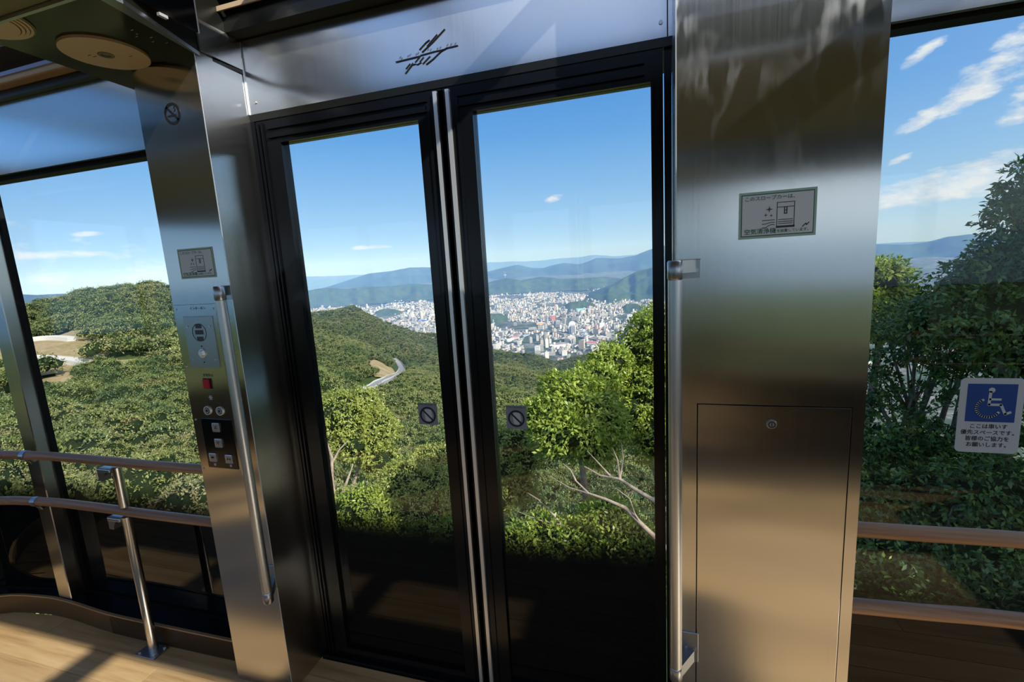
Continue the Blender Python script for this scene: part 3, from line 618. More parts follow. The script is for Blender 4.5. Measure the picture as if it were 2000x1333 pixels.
# unit frame: u 0..1 left to right of the underline, v 0..1 bottom to top
estroke([(0.07, 0.36), (0.42, 0.385)], 0.0052); estroke([(0.43, 0.40), (0.62, 0.425), (0.76, 0.425)], 0.0045)
estroke([(0.50, 0.14), (0.60, 0.24), (0.72, 0.40), (0.80, 0.45), (0.95, 0.455)], 0.0045)
estroke([(0.42, 0.55), (0.52, 0.70), (0.57, 0.745)], 0.0040); estroke([(0.53, 0.60), (0.63, 0.76), (0.68, 0.84)], 0.0038)
estroke([(0.455, 0.475), (0.62, 0.68), (0.79, 0.93)], 0.0045)
estroke([(0.19, 0.01), (0.275, 0.16), (0.31, 0.245)], 0.0045); estroke([(0.205, 0.13), (0.27, 0.24)], 0.0040)
estroke([(0.30, 0.20), (0.345, 0.205), (0.37, 0.18), (0.43, 0.22)], 0.0038); estroke([(0.345, 0.25), (0.41, 0.36)], 0.0038)
estroke([(0.45, 0.17), (0.56, 0.33)], 0.0038); estroke([(0.41, 0.24), (0.47, 0.34)], 0.0034)
for u, v in ((0.125, 0.44), (0.145, 0.40), (0.24, 0.43), (0.27, 0.45), (0.36, 0.435), (0.385, 0.45), (0.53, 0.49), (0.565, 0.47), (0.66, 0.465), (0.70, 0.475), (0.80, 0.50), (0.85, 0.50), (0.91, 0.495)):
    b = MB(); b.stroke([EX(u, v), EX(u + 0.018, v + 0.045)], 0.0018, YH - 0.001, 0.0012); b.build('letter', M['screw'], r)
# ================================================================== THE LANDSCAPE
def polar(azd_, eld_, r): a = math.radians(azd_); return Vector((r * math.sin(a), r * math.cos(a), EYE + r * math.tan(math.radians(eld_))))
RK = np.log([3, 5, 12, 25, 50, 100, 200, 350, 550, 800, 1100, 1500, 2200])
COLS = {
 -180: (-50, -42, -30, -21, -15, -11, -8, -6, -5, -4.5, -4, -4, -12.3),
 -120: (-50, -42, -30, -21, -15, -11, -8, -6, -5, -4.5, -4, -4, -12.3),
 -90: (-50, -40, -26, -18, -12, -7, -4, -2.5, -2, -2, -3, -6, -12.3),
 -65: (-50, -42, -34, -27, -20, -14, -8, -3.8, -2.7, -6, -11, -15, -12.3),
 -61: (-50, -42, -34, -27, -20, -14, -8, -3.8, -1.7, -6, -11, -15, -12.3),
 -58.5: (-50, -42, -34, -27, -20.5, -14.5, -8.3, -4.0, -0.85, -6, -11, -15, -12.3),
 -56.4: (-50, -42, -34, -27, -21, -15, -8.8, -4.2, -0.60, -6, -11, -15, -12.3),
 -53.6: (-50, -42, -34, -28, -22, -15.5, -9.5, -4.8, -0.50, -5, -11, -15, -12.3),
 -52: (-50, -42, -35, -28.5, -22.5, -16, -10, -5.5, -1.4, -5, -11, -15, -12.3),
 -46: (-50, -43, -35, -29.5, -23.5, -17, -11.5, -7.5, -4.6, -3.6, -9, -14.5, -12.3),
 -40.5: (-50, -43, -36, -31, -25, -19.5, -14.5, -10.2, -7.2, -5.2, -4.0, -11, -12.3),
 -38: (-50, -43, -36.5, -31.5, -26, -20.5, -15.8, -11.6, -8.2, -5.6, -4.0, -11, -12.3),
 -35.6: (-50, -44, -37, -32, -27, -21.5, -17, -13, -9.5, -6.4, -3.95, -11, -12.3),
 -34: (-50, -44, -37, -32, -27.2, -21.8, -17.4, -13.6, -10.6, -7.6, -4.8, -11.5, -12.3),
 -30.6: (-50, -44, -37.5, -33, -28, -22.5, -18, -14.4, -12.2, -9.5, -6.6, -12, -12.3),
 -27.6: (-50, -44, -38, -33, -28.5, -23, -18.3, -15.2, -12.9, -10.4, -7.8, -12.2, -12.3),
 -25.8: (-50, -44, -38, -33.5, -28.5, -23, -18.5, -15.5, -13.2, -10.8, -8.4, -12.5, -12.3),
 -19.6: (-50, -45, -39, -34, -29.5, -24, -19, -16.2, -14, -12, -9.95, -13, -12.3),
 -14.5: (-50, -45, -40, -35, -30, -25, -20, -17, -15, -13, -10.9, -13, -12.3),
 -11.7: (-50, -45, -40, -36, -31, -25.5, -21, -18, -16, -14.2, -12.6, -12.2, -12.3),
 -7.6: (-50, -45, -41, -36, -31, -26, -21, -18, -15.5, -13.4, -12, -11.6, -12.3),
 -2: (-50, -46, -41, -36, -32, -26, -21, -18, -15, -12.6, -10.7, -12.5, -12.3),
 6: (-50, -46, -42, -37, -33, -27, -23, -20, -18, -16, -16.0, -17.0, -12.3),
 15: (-50, -47, -42, -38, -34, -29, -26, -24, -22, -20.5, -19.5, -17.9, -12.3),
 40: (-50, -47, -42, -38, -34, -29, -26, -24, -22, -20.5, -19.5, -17.9, -12.3),
 70: (-48, -38, -26, -20, -16, -12, -8, -6, -4, -4, -5, -7, -12.3),
 110: (-50, -42, -30, -21, -15, -11, -8, -6, -5, -4.5, -4, -4, -12.3),
 180: (-50, -42, -30, -21, -15, -11, -8, -6, -5, -4.5, -4, -4, -12.3)}
CA = np.array(sorted(COLS)); CT = np.array([COLS[a] for a in sorted(COLS)], float)
def ground(azd_, r):
    azd_ = np.atleast_1d(np.asarray(azd_, float)); r = np.atleast_1d(np.asarray(r, float)); lr = np.log(r)
    def sm(t): return t * t * (3 - 2 * t)
    j = np.clip(np.searchsorted(CA, azd_, 'right') - 1, 0, len(CA) - 2); t = sm((azd_ - CA[j]) / (CA[j + 1] - CA[j])) * 0.35 + 0.65 * (azd_ - CA[j]) / (CA[j + 1] - CA[j])
    i = np.clip(np.searchsorted(RK, lr, 'right') - 1, 0, len(RK) - 2); u = np.clip((lr - RK[i]) / (RK[i + 1] - RK[i]), 0, 1)
    e = (CT[j, i] * (1 - t) + CT[j + 1, i] * t) * (1 - u) + (CT[j, i + 1] * (1 - t) + CT[j + 1, i + 1] * t) * u
    a = np.radians(azd_); x = r * np.sin(a); y = r * np.cos(a)
    z = EYE + r * np.tan(np.radians(e))
    amp = np.clip((r - 30) / 400, 0, 1) * np.clip((2100 - r) / 500, 0, 1)
    z = z + amp * (1 - 0.85 * np.exp(-((azd_ + 32) / 3.0) ** 2 - ((r - 590) / 150) ** 2)) * (5 * np.sin(x / 47 + 1.3 * np.sin(y / 61)) + 4 * np.sin(y / 39 + x / 83) + 2.0 * np.sin(x / 17.0 + y / 23.0)) - np.clip(r / 30, 0, 1) * 5.0
    return x, y, z
def gpoint(azd_, r): x, y, z = ground(azd_, r); return Vector((x[0], y[0], z[0]))
def grid_mesh(name, X, Y, Z, mt, smooth=True):
    n, m_ = X.shape; me = bpy.data.meshes.new(name); v = np.stack([X, Y, Z], -1).reshape(-1, 3)
    i, j = np.meshgrid(np.arange(n - 1), np.arange(m_ - 1), indexing='ij'); q = np.stack([i * m_ + j, i * m_ + j + 1, (i + 1) * m_ + j + 1, (i + 1) * m_ + j], -1).reshape(-1, 4)
    fast_mesh(me, v, q, smooth); me.materials.append(mt); o = bpy.data.objects.new(name, me); COL.objects.link(o); o['_w'] = [0, 0, 0]; return o
def fast_mesh(me, v, q, smooth=False, mi=None):
    k = q.shape[1]; me.vertices.add(len(v)); me.vertices.foreach_set('co', np.asarray(v, np.float32).ravel())
    me.loops.add(q.size); me.loops.foreach_set('vertex_index', q.astype(np.int32).ravel())
    me.polygons.add(len(q)); me.polygons.foreach_set('loop_start', np.arange(0, q.size, k, dtype=np.int32)); me.polygons.foreach_set('loop_total', np.full(len(q), k, np.int32))
    me.polygons.foreach_set('use_smooth', np.full(len(q), smooth)); 
    if mi is not None: me.polygons.foreach_set('material_index', np.asarray(mi, np.int32))
    me.update(calc_edges=True)
# ---- landscape materials
def earth(name, stops, scale, rough=0.95, bumpd=0.0):
    mt = mat(name, (0.1, 0.1, 0.1), rough, 0, 0.15); n, b = pn(mt); g = n.node('ShaderNodeNewGeometry').outputs['Position']
    a = n.noise(g, scale, 6, 0.6); c = n.noise(g, scale * 9, 5, 0.65); f = n.math('ADD', n.math('MULTIPLY', a, 0.55), n.math('MULTIPLY', c, 0.45))
    n.set(b.inputs['Base Color'], n.ramp(f, stops)); 
    if bumpd: n.set(b.inputs['Normal'], n.bump(c, 0.9, bumpd))
    return mt
M['soil'] = earth('forest_floor', [(0.35, (0.020, 0.040, 0.010)), (0.5, (0.045, 0.075, 0.018)), (0.68, (0.10, 0.12, 0.04))], 0.05)
M['soilclear'] = earth('dry_clearing', [(0.35, (0.20, 0.17, 0.06)), (0.5, (0.34, 0.25, 0.13)), (0.68, (0.46, 0.37, 0.24))], 0.06)
M['hill'] = earth('wooded_mountain', [(0.38, (0.010, 0.030, 0.018)), (0.5, (0.022, 0.05, 0.025)), (0.64, (0.05, 0.08, 0.035))], 0.003, 0.95, 0)
M['spur'] = earth('wooded_spur', [(0.38, (0.015, 0.04, 0.012)), (0.5, (0.04, 0.075, 0.02)), (0.64, (0.08, 0.10, 0.035))], 0.008, 0.95, 0)
M['cityground'] = earth('city_ground', [(0.42, (0.035, 0.065, 0.025)), (0.5, (0.07, 0.09, 0.05)), (0.58, (0.20, 0.20, 0.19)), (0.7, (0.30, 0.29, 0.27))], 0.008)
M['sea'] = mat('sea_water', (0.03, 0.10, 0.16), 0.25, 0, 0.5)
M['asphalt'] = mat('asphalt', (0.27, 0.27, 0.27), 0.8)
M['concrete'] = mat('pale_concrete', (0.55, 0.53, 0.50), 0.8)
M['bark'] = earth('pale_bark', [(0.4, (0.20, 0.15, 0.11)), (0.6, (0.42, 0.34, 0.27))], 6.0)
def leafmat(name, cols, sub=0.25, patch=(0.12, 0.0, 0.88)):
    mt = bpy.data.materials.new(name); mt.use_nodes = True; n, b = pn(mt)
    rnd = n.node('ShaderNodeObjectInfo').outputs['Random']; g = n.node('ShaderNodeTexCoord').outputs['Object']
    at = n.node('ShaderNodeAttribute', attribute_name='lv').outputs['Fac']
    lc = n.node('ShaderNodeObjectInfo').outputs['Location']; pt = n.ramp(n.noise(n.mapping(lc, (0.012, 0.012, 0.012)), 1.0, 3, 0.6), [(0.35, (0, 0, 0)), (0.65, (1, 1, 1))])
    f = n.math('ADD', n.math('ADD', n.math('MULTIPLY', rnd, patch[0]), n.math('MULTIPLY', pt, patch[1])), n.math('MULTIPLY', at, patch[2]))
    col = n.ramp(f, cols); n.set(b.inputs['Base Color'], col); b.inputs['Roughness'].default_value = 0.42; b.inputs['Specular IOR Level'].default_value = 0.4
    tl = n.node('ShaderNodeBsdfTranslucent'); hs = n.node('ShaderNodeHueSaturation', i_4=col); hs.inputs['Value'].default_value = 1.6; hs.inputs['Saturation'].default_value = 1.1; n.set(tl.inputs[0], hs.outputs[0])
    ms = n.node('ShaderNodeMixShader'); ms.inputs[0].default_value = sub; n.l.new(b.outputs[0], ms.inputs[1]); n.l.new(tl.outputs[0], ms.inputs[2])
    n.l.new(ms.outputs[0], n.n['Material Output'].inputs[0]); return mt
M['leaf'] = leafmat('forest_leaves', [(0.0, (0.040, 0.085, 0.045)), (0.18, (0.075, 0.13, 0.045)), (0.36, (0.14, 0.18, 0.06)), (0.55, (0.22, 0.25, 0.07)), (0.75, (0.31, 0.30, 0.12)), (0.9, (0.30, 0.22, 0.13)), (1.0, (0.34, 0.26, 0.20))], 0.25, (0.42, 0.30, 0.28))
M['leafbright'] = leafmat('broad_leaves', [(0.0, (0.12, 0.19, 0.03)), (0.5, (0.25, 0.33, 0.045)), (1.0, (0.50, 0.52, 0.11))])
M['leafshade'] = leafmat('shaded_broad_leaves', [(0.0, (0.022, 0.06, 0.018)), (0.45, (0.05, 0.11, 0.022)), (0.8, (0.14, 0.22, 0.04)), (1.0, (0.34, 0.42, 0.08))], 0.15)  # shade and sunlit leaf spots are put into these leaf colours
M['leafyellow'] = leafmat('yellow_green_leaves', [(0.0, (0.15, 0.21, 0.04)), (0.5, (0.30, 0.34, 0.07)), (1.0, (0.46, 0.44, 0.14))])
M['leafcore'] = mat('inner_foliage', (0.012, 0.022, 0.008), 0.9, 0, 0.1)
# ---- terrain
A_, R_ = np.meshgrid(np.linspace(-180, 180, 361), np.exp(np.linspace(math.log(3), math.log(2200), 110)), indexing='ij')
GX, GY, GZ = ground(A_.ravel(), R_.ravel())
terrain = tag(grid_mesh('hillside', GX.reshape(A_.shape), GY.reshape(A_.shape), GZ.reshape(A_.shape), M['soil']), kind='structure')
def cityz(r): return -480 + 100 * np.clip((r - 5500) / 4500, 0, 1.6) ** 1.5
A2, R2 = np.meshgrid(np.linspace(-41.5, 45, 90), np.exp(np.linspace(math.log(1150), math.log(12000), 60)), indexing='ij')
tag(grid_mesh('city_ground', R2 * np.sin(np.radians(A2)), R2 * np.cos(np.radians(A2)), cityz(R2), M['cityground']), kind='structure')
A2, R2 = np.meshgrid(np.linspace(-180, 180, 61), np.exp(np.linspace(math.log(1500), math.log(62000), 12)), indexing='ij')
tag(grid_mesh('sea', R2 * np.sin(np.radians(A2)), R2 * np.cos(np.radians(A2)), R2 * 0 - 600, M['sea']), kind='structure')
def vnoise(x, seed, octs=3):
    r_ = np.random.default_rng(seed); o = np.zeros_like(x); amp = 1; f = 1
    for _ in range(octs):
        t = r_.random(4096); xi = np.floor(x * f).astype(int); u = x * f - xi; u = u * u * (3 - 2 * u); o += amp * (t[xi % 4096] * (1 - u) + t[(xi + 1) % 4096] * u - 0.5); amp *= 0.5; f *= 2
    return o
def vnoise2(x, y, seed, octs=4):
    r_ = np.random.default_rng(seed); t = r_.random((256, 256)); o = 0; amp = 1; f = 1
    for _ in range(octs):
        a, b_ = x * f, y * f; i, j = np.floor(a).astype(int), np.floor(b_).astype(int); u, v = a - i, b_ - j; u = u * u * (3 - 2 * u); v = v * v * (3 - 2 * v)
        g_ = lambda p, q: t[p % 256, q % 256]
        o = o + amp * ((g_(i, j) * (1 - u) + g_(i + 1, j) * u) * (1 - v) + (g_(i, j + 1) * (1 - u) + g_(i + 1, j + 1) * u) * v - 0.5); amp *= 0.5; f *= 2
    return o
def mountain(name, ridge, r0, width, base, mt, seed, rough=0.12, n=260):
    """ridge: list of (azimuth, elevation of its crest); a rounded range centred at distance r0"""
    a = np.linspace(ridge[0][0], ridge[-1][0], n); e = np.interp(a, [p[0] for p in ridge], [p[1] for p in ridge])
    t = np.linspace(-1, 1, 46); A, T = np.meshgrid(a, t, indexing='ij'); E = np.repeat(e[:, None], len(t), 1)
    ctr = r0 * (1 + 0.05 * vnoise(A * 0.4 + 50, seed)); R = ctr + T * width
    top = EYE + ctr * np.tan(np.radians(E)); prof = np.cos(T * PI / 2) ** 1.3
    XX = A * PI / 180 * r0 / width * 2.2; sp_ = vnoise2(XX + 90 + T, T * 2.4 + 50, seed + 1) * np.sin(np.clip(np.abs(T), 0, 1) * PI)
    Z = base + (top - base) * np.clip(prof + rough * 4.0 * sp_, 0, 1.0) + (top - base) * rough * 0.25 * vnoise2(XX * 3 + 70, T * 7 + 30, seed + 2) * prof
    o = grid_mesh(name, R * np.sin(np.radians(A)), R * np.cos(np.radians(A)), Z, mt); return tag(o, kind='structure')
mountain('mountain_island', [(-76, -0.6), (-70, 0.4), (-66, 0.3), (-63.3, 0.16), (-62, -0.1), (-60.5, -0.12), (-58.5, -0.3), (-56, -0.3), (-54, -1.2), (-51, -3)], 7000, 1500, -600, M['hill'], 3)
mountain('mountain_left', [(-40.5, -2.2), (-38.5, -1.3), (-37, -0.97), (-35.5, -0.55), (-33.5, -0.02), (-31, 0.15), (-28.7, 0.45), (-26, 0.3), (-23, -0.2), (-21, -0.5), (-18, -1.0), (-15, -2.0)], 13000, 1900, -480, M['hill'], 5)
mountain('mountain_right', [(-24, -2.0), (-21, -0.9), (-19.3, -0.57), (-17.5, -0.25), (-15.8, -0.02), (-14, -0.5), (-12.8, -0.6), (-11.4, -0.3), (-10.2, -0.1), (-8.4, -0.4), (-7.2, -0.1), (-6.3, 0.25), (-5, 0.15), (-3.6, 0.05), (-1.9, 0.25), (0.25, 0.95), (4, 1.6), (9, 1.2), (14, 0.6), (19, 0.0), (21.5, -0.12), (23.6, -0.3), (24.7, -0.18), (26, 0.2), (27.6, 0.3), (28.9, -0.15), (30.7, -0.9), (36, -0.5), (45, 0.5)], 13000, 1900, -480, M['hill'], 9)
mountain('mountain_far', [(-60, -0.5), (-57, -0.15), (-52, 0.05), (-47, 0.25), (-41, 0.12), (-38, 0.0), (-34, -0.1), (-27, 0.2), (-19, 0.5), (-15, 0.35), (-13, 0.32), (-10.2, 0.48), (-8.2, 0.45), (-6.6, 0.62), (-4.2, 0.3), (0, 0.4), (10, 0.2), (30, -0.2)], 26000, 2500, -600, M['hill'], 12)
mountain('hill_spur', [(-10.2, -5.3), (-9.2, -4.7), (-7.9, -4.3), (-6.7, -3.7), (-5.5, -3.35), (-4.3, -2.9), (-3.2, -2.3), (-1.9, -1.7), (0.2, -1.15), (4, -0.6), (9, -0.8), (14, -2), (20, -4)], 6200, 900, -478, M['spur'], 15, 0.2)
mountain('hill_knoll', [(-10.6, -5.6), (-9.8, -5.0), (-8.4, -4.75), (-7.0, -5.1), (-6.2, -5.7)], 5000, 260, -482, M['spur'], 18, 0.1, 80)
mountain('foothill_left', [(-43, -1.7), (-40.4, -1.55), (-38.5, -1.35), (-36, -1.6), (-34, -1.5), (-31.5, -1.65), (-29, -1.5), (-27, -1.7), (-24, -1.9), (-20, -2.0), (-17.3, -1.55), (-15.5, -1.9), (-13, -1.6), (-11, -2.0), (-8, -2.1), (-5.5, -2.0), (-3, -2.4)], 7900, 650, -440, M['spur'], 21, 0.15)
mountain('hill_grove', [(-20.5, -6.1), (-19.4, -5.75), (-18.1, -5.85), (-17.1, -6.6)], 4100, 130, -482, M['spur'], 24, 0.1, 60)
mountain('hill_grove', [(-3.6, -5.9), (-2.9, -5.35), (-1.6, -5.45), (-0.8, -6.0)], 4500, 120, -482, M['spur'], 27, 0.1, 60)
mountain('hill_grove', [(-33.2, -4.5), (-32.2, -4.2), (-31, -4.35), (-30.1, -4.7)], 5600, 150, -482, M['spur'], 29, 0.1, 60)
mountain('hill_grove', [(-12.0, -9.55), (-10.8, -9.3), (-8.5, -9.2), (-7.0, -9.5)], 2850, 60, -482, M['spur'], 33, 0.1, 60)
# ---- haze: real air over the whole lowland
hz = bpy.data.materials.new('valley_haze'); hz.use_nodes = True; n = NT(hz.node_tree); n.n.clear()
vs_ = n.node('ShaderNodeVolumeScatter', i_0=c4((0.22, 0.44, 1.0))); vs_.inputs['Density'].default_value = 8.0e-5; vs_.inputs['Anisotropy'].default_value = -0.25
n.l.new(vs_.outputs[0], n.node('ShaderNodeOutputMaterial').inputs['Volume'])
b = MB(); b.box(-40000, 40000, 320, 32000, -700, 900)
o = b.build('haze', hz, origin=(0, 0, 0)); tag(o, 'pale blue haze lying over the city and the far mountains', 'haze', kind='stuff'); o.visible_shadow = True
# ---- leaf clouds
def leaves(lobes, K, m_, size, seed, spread_=1.0, droop=0.25, width=0.42, up=0.15, inner=0.72):
    """K twigs on the lobes' surfaces, m_ leaves round each twig tip; returns verts, quads, shade value"""
    g = np.random.default_rng(seed); L = np.array(lobes, float); wgt = L[:, 3] * L[:, 4]; wgt /= wgt.sum(); j = g.choice(len(L), K, p=wgt)
    d = g.normal(size=(K, 3)); d[:, 2] += up; d /= np.linalg.norm(d, axis=1)[:, None]
    rad = inner + (1.04 - inner) * g.random(K) ** 0.6
    ctr = L[j, :3] + d * rad[:, None] * np.stack([L[j, 3], L[j, 3], L[j, 4]], 1)
    n_ = K * m_; c = np.repeat(ctr, m_, 0); dd = np.repeat(d, m_, 0)
    ax = dd * 0.55 + g.normal(size=(n_, 3)) * 0.75 * spread_; ax[:, 2] -= droop; ax /= np.linalg.norm(ax, axis=1)[:, None]
    base = c + ax * size * 0.25 * g.random((n_, 1)) + g.normal(size=(n_, 3)) * size * 0.35
    nr = g.normal(size=(n_, 3)) * 0.6 + dd * 0.7 + np.array([0, 0, 0.7]); sd = np.cross(ax, nr); sd /= np.linalg.norm(sd, axis=1)[:, None] + 1e-9
    ln = size * (0.7 + 0.6 * g.random((n_, 1))); wd = ln * width
    nn_ = np.cross(sd, ax)
    v = np.stack([base, base + ax * ln * 0.5 + sd * wd * 0.5 + nn_ * ln * 0.05, base + ax * ln - nn_ * ln * 0.06, base + ax * ln * 0.5 - sd * wd * 0.5 + nn_ * ln * 0.05], 1).reshape(-1, 3)
    q = np.arange(n_ * 4).reshape(-1, 4); lv = np.repeat(np.clip(g.random(K)[:, None] * 0.6 + g.random((K, m_)) * 0.4, 0, 1).ravel(), 4); return v, q, lv
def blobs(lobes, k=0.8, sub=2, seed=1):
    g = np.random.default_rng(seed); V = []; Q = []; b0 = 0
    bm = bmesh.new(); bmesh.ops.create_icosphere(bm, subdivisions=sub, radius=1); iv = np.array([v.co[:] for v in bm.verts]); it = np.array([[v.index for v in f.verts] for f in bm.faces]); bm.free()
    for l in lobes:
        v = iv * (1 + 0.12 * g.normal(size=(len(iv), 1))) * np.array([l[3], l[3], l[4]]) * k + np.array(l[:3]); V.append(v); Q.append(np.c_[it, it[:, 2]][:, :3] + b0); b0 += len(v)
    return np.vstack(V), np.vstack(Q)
def leafobj(name, v, q, lv, mt, core=None, tubes=None):
    """one foliage mesh: leaf quads (+ dark inner mass, + tubes)"""
    me = bpy.data.meshes.new(name); nv = len(v); tri = []
    allv = [v]; loops = [q.ravel()]; tot = [np.full(len(q), 4)]; mi = [np.zeros(len(q))]; off = nv; lvs = [lv]
    for ex, k_ in ((core, 1), (tubes, 2)):
        if ex is None: continue
        ev, ef = ex; allv.append(ev); loops.append((np.asarray(ef) + off).ravel()); tot.append(np.full(len(ef), np.asarray(ef).shape[1])); mi.append(np.full(len(ef), k_)); off += len(ev); lvs.append(np.full(len(ev), 0.1))
    V = np.vstack(allv); Lp = np.concatenate(loops); T = np.concatenate(tot).astype(np.int32)
    me.vertices.add(len(V)); me.vertices.foreach_set('co', V.astype(np.float32).ravel()); me.loops.add(len(Lp)); me.loops.foreach_set('vertex_index', Lp.astype(np.int32))
    me.polygons.add(len(T)); me.polygons.foreach_set('loop_start', np.r_[0, np.cumsum(T)[:-1]].astype(np.int32)); me.polygons.foreach_set('loop_total', T)
    me.polygons.foreach_set('material_index', np.concatenate(mi).astype(np.int32)); me.update(calc_edges=True)
    at = me.attributes.new('lv', 'FLOAT', 'POINT'); at.data.foreach_set('value', np.concatenate(lvs).astype(np.float32))
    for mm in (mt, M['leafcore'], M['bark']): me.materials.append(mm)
    return me
def rlobes(g, n_, R, H_, zc):
    out = [(0, 0, zc, R * 0.72, H_ * 0.62)]
    for k_ in range(n_):
        a = 2 * PI * k_ / n_ + g.random() * 0.8; rr = R * (0.35 + 0.35 * g.random()); out.append((rr * math.cos(a), rr * math.sin(a), zc + H_ * (0.5 * g.random() - 0.25), R * (0.34 + 0.2 * g.random()), H_ * (0.30 + 0.16 * g.random())))
    return out
def trunkmesh(h, r, seed, nb=4):
    g = random.Random(seed); b = MB(); b.tube([(0, 0, -2.5), (0.1, 0, h * 0.4), (0.0, 0.15, h)], [r, r * 0.75, r * 0.35], 6)
    for k_ in range(nb): a = g.random() * 6.28; b.tube([(0, 0, h * 0.45), (math.cos(a) * h * 0.3, math.sin(a) * h * 0.3, h * 0.85)], [r * 0.5, r * 0.15], 4)
    v = np.array(b.v); f = np.array([x for x in b.f if len(x) == 4]); return v, f
def tree_mesh(name, seed, R, H_, K, m_, size, mt, core=True, tr=True):
    g = np.random.default_rng(seed); zc = H_ * 0.62; lb = rlobes(g, 7, R, H_ * 0.62, zc); v, q, lv = leaves(lb, K, m_, size, seed)
    return leafobj(name, v, q, lv, mt, blobs(lb, 0.80, 2 if K > 600 else 1, seed) if core else None, trunkmesh(H_ * 0.7, 0.16, seed) if tr else None)
near_m = [tree_mesh('near_tree_foliage_%d' % i, 40 + i, 2.7, 5.6, 900, 7, 0.20, M['leaf']) for i in range(4)]
mid_m = [tree_mesh('mid_tree_foliage_%d' % i, 60 + i, 3.6, 6.6, 420, 5, 0.42, M['leaf']) for i in range(4)]
far_m = [tree_mesh('far_tree_foliage_%d' % i, 80 + i, 4.6, 7.5, 150, 4, 0.85, M['leaf'], True, False) for i in range(3)]
# clearings kept free of trees (azimuth, distance, azimuth half-width, relative distance half-width)
CLR = [(-63.5, 290, 5.5, 0.13), (-61.5, 400, 3.5, 0.08), (-57.5, 250, 4.5, 0.05), (-55.5, 340, 2.5, 0.06), (-65, 210, 4.5, 0.09), (-60, 235, 4, 0.05), (-33.0, 520, 1.5, 0.16), (-56.5, 300, 3.0, 0.05), (-62.5, 340, 4.0, 0.06)]
ROAD1 = [(-36.2, 350), (-35.0, 365), (-33.75, 400), (-32.4, 440), (-31.25, 545), (-30.8, 620), (-31.0, 700), (-31.7, 730)]
def free(a, r):
    for ca, cr, wa, wr in CLR:
        if ((a - ca) / wa) ** 2 + ((r / cr - 1) / wr) ** 2 < 1: return False
    for (a0, r0), (a1, r1) in zip(ROAD1, ROAD1[1:]):
        for t in (0, 0.25, 0.5, 0.75):
            ar, rr_ = a0 + (a1 - a0) * t, r0 + (r1 - r0) * t
            if abs(a - ar) * PI / 180 * r < 10 and -45 < r - rr_ < 12: return False
    return True
def scatter(amin, amax, r0, r1, spacing, seed):
    g = random.Random(seed); out = []; r = r0
    while r < r1:
        a = amin + g.random() * 2; st_ = math.degrees(spacing / r)
        while a < amax:
            aa = a + (g.random() - 0.5) * st_ * 0.8; rr_ = r + (g.random() - 0.5) * spacing * 0.8
            if free(aa, rr_): out.append((aa, rr_))
            a += st_
        r += spacing
    return out
near_pts = scatter(-70, -12, 30, 86, 3.9, 1) + scatter(-12, 2, 34, 76, 4.2, 2) + scatter(18, 34, 34, 60, 4.6, 3)
near_pts.sort(key=lambda p: p[1]); rg = random.Random(5)
LBL = {}
ind = near_pts[:300]; rest = near_pts[300:]
for i, (a, r) in enumerate(ind):
    p = gpoint(a, r); o = bpy.data.objects.new('forest_tree', near_m[i % 4]); COL.objects.link(o); o.location = p + Vector((0, 0, 2.2)); s_ = 0.75 + 0.5 * rg.random(); o.scale = (s_, s_, s_ * (0.85 + 0.3 * rg.random())); o.rotation_euler = (0, 0, rg.random() * 6.28)
    tag(o, 'rounded forest tree in the near woodland on the slope below the cabin', 'tree', 'forest trees on the near slope')
def gn_scatter(name, pts, meshes, smin, smax, seed, label, zoff=2.0):
    """countless trees as one object: points carrying instances of a few crowns"""
    g = np.random.default_rng(seed); P_ = np.array(pts); x, y, z = ground(P_[:, 0], P_[:, 1]); me = bpy.data.meshes.new(name); me.vertices.add(len(P_)); me.vertices.foreach_set('co', np.stack([x, y, z + zoff], 1).astype(np.float32).ravel())
    sA = me.attributes.new('sc', 'FLOAT', 'POINT'); sA.data.foreach_set('value', (smin + (smax - smin) * g.random(len(P_))).astype(np.float32)); rA = me.attributes.new('ro', 'FLOAT', 'POINT'); rA.data.foreach_set('value', (g.random(len(P_)) * 6.28).astype(np.float32))
    me.update(); o = bpy.data.objects.new(name, me); COL.objects.link(o)
    src = bpy.data.collections.new(name + '_kinds')
    for k_, mm in enumerate(meshes): oo = bpy.data.objects.new('crown', mm); src.objects.link(oo)
    ng = bpy.data.node_groups.new(name, 'GeometryNodeTree'); ng.interface.new_socket('Geometry', in_out='INPUT', socket_type='NodeSocketGeometry'); ng.interface.new_socket('Geometry', in_out='OUTPUT', socket_type='NodeSocketGeometry')
    n = NT(ng); gi = n.node('NodeGroupInput'); go = n.node('NodeGroupOutput'); ci = n.node('GeometryNodeCollectionInfo'); ci.inputs[0].default_value = src; ci.inputs['Separate Children'].default_value = True; ci.inputs['Reset Children'].default_value = True
    ip = n.node('GeometryNodeInstanceOnPoints'); n.l.new(gi.outputs[0], ip.inputs[0]); n.l.new(ci.outputs[0], ip.inputs['Instance']); ip.inputs['Pick Instance'].default_value = True
    a1 = n.node('GeometryNodeInputNamedAttribute', data_type='FLOAT'); a1.inputs[0].default_value = 'sc'; a2 = n.node('GeometryNodeInputNamedAttribute', data_type='FLOAT'); a2.inputs[0].default_value = 'ro'
    n.l.new(a1.outputs[0], ip.inputs['Scale']); cx_ = n.node('ShaderNodeCombineXYZ'); n.l.new(a2.outputs[0], cx_.inputs[2]); n.l.new(cx_.outputs[0], ip.inputs['Rotation']); n.l.new(ip.outputs[0], go.inputs[0])
    md = o.modifiers.new('scatter', 'NODES'); md.node_group = ng; return tag(o, label, 'forest', kind='stuff')
gn_scatter('forest_middle', rest + scatter(-70, -12, 86, 240, 5.2, 11) + scatter(-12, 3, 76, 240, 5.6, 12) + scatter(18, 36, 60, 240, 6.5, 13), mid_m, 0.75, 1.25, 4, 'dense mixed forest covering the slopes in the middle distance')
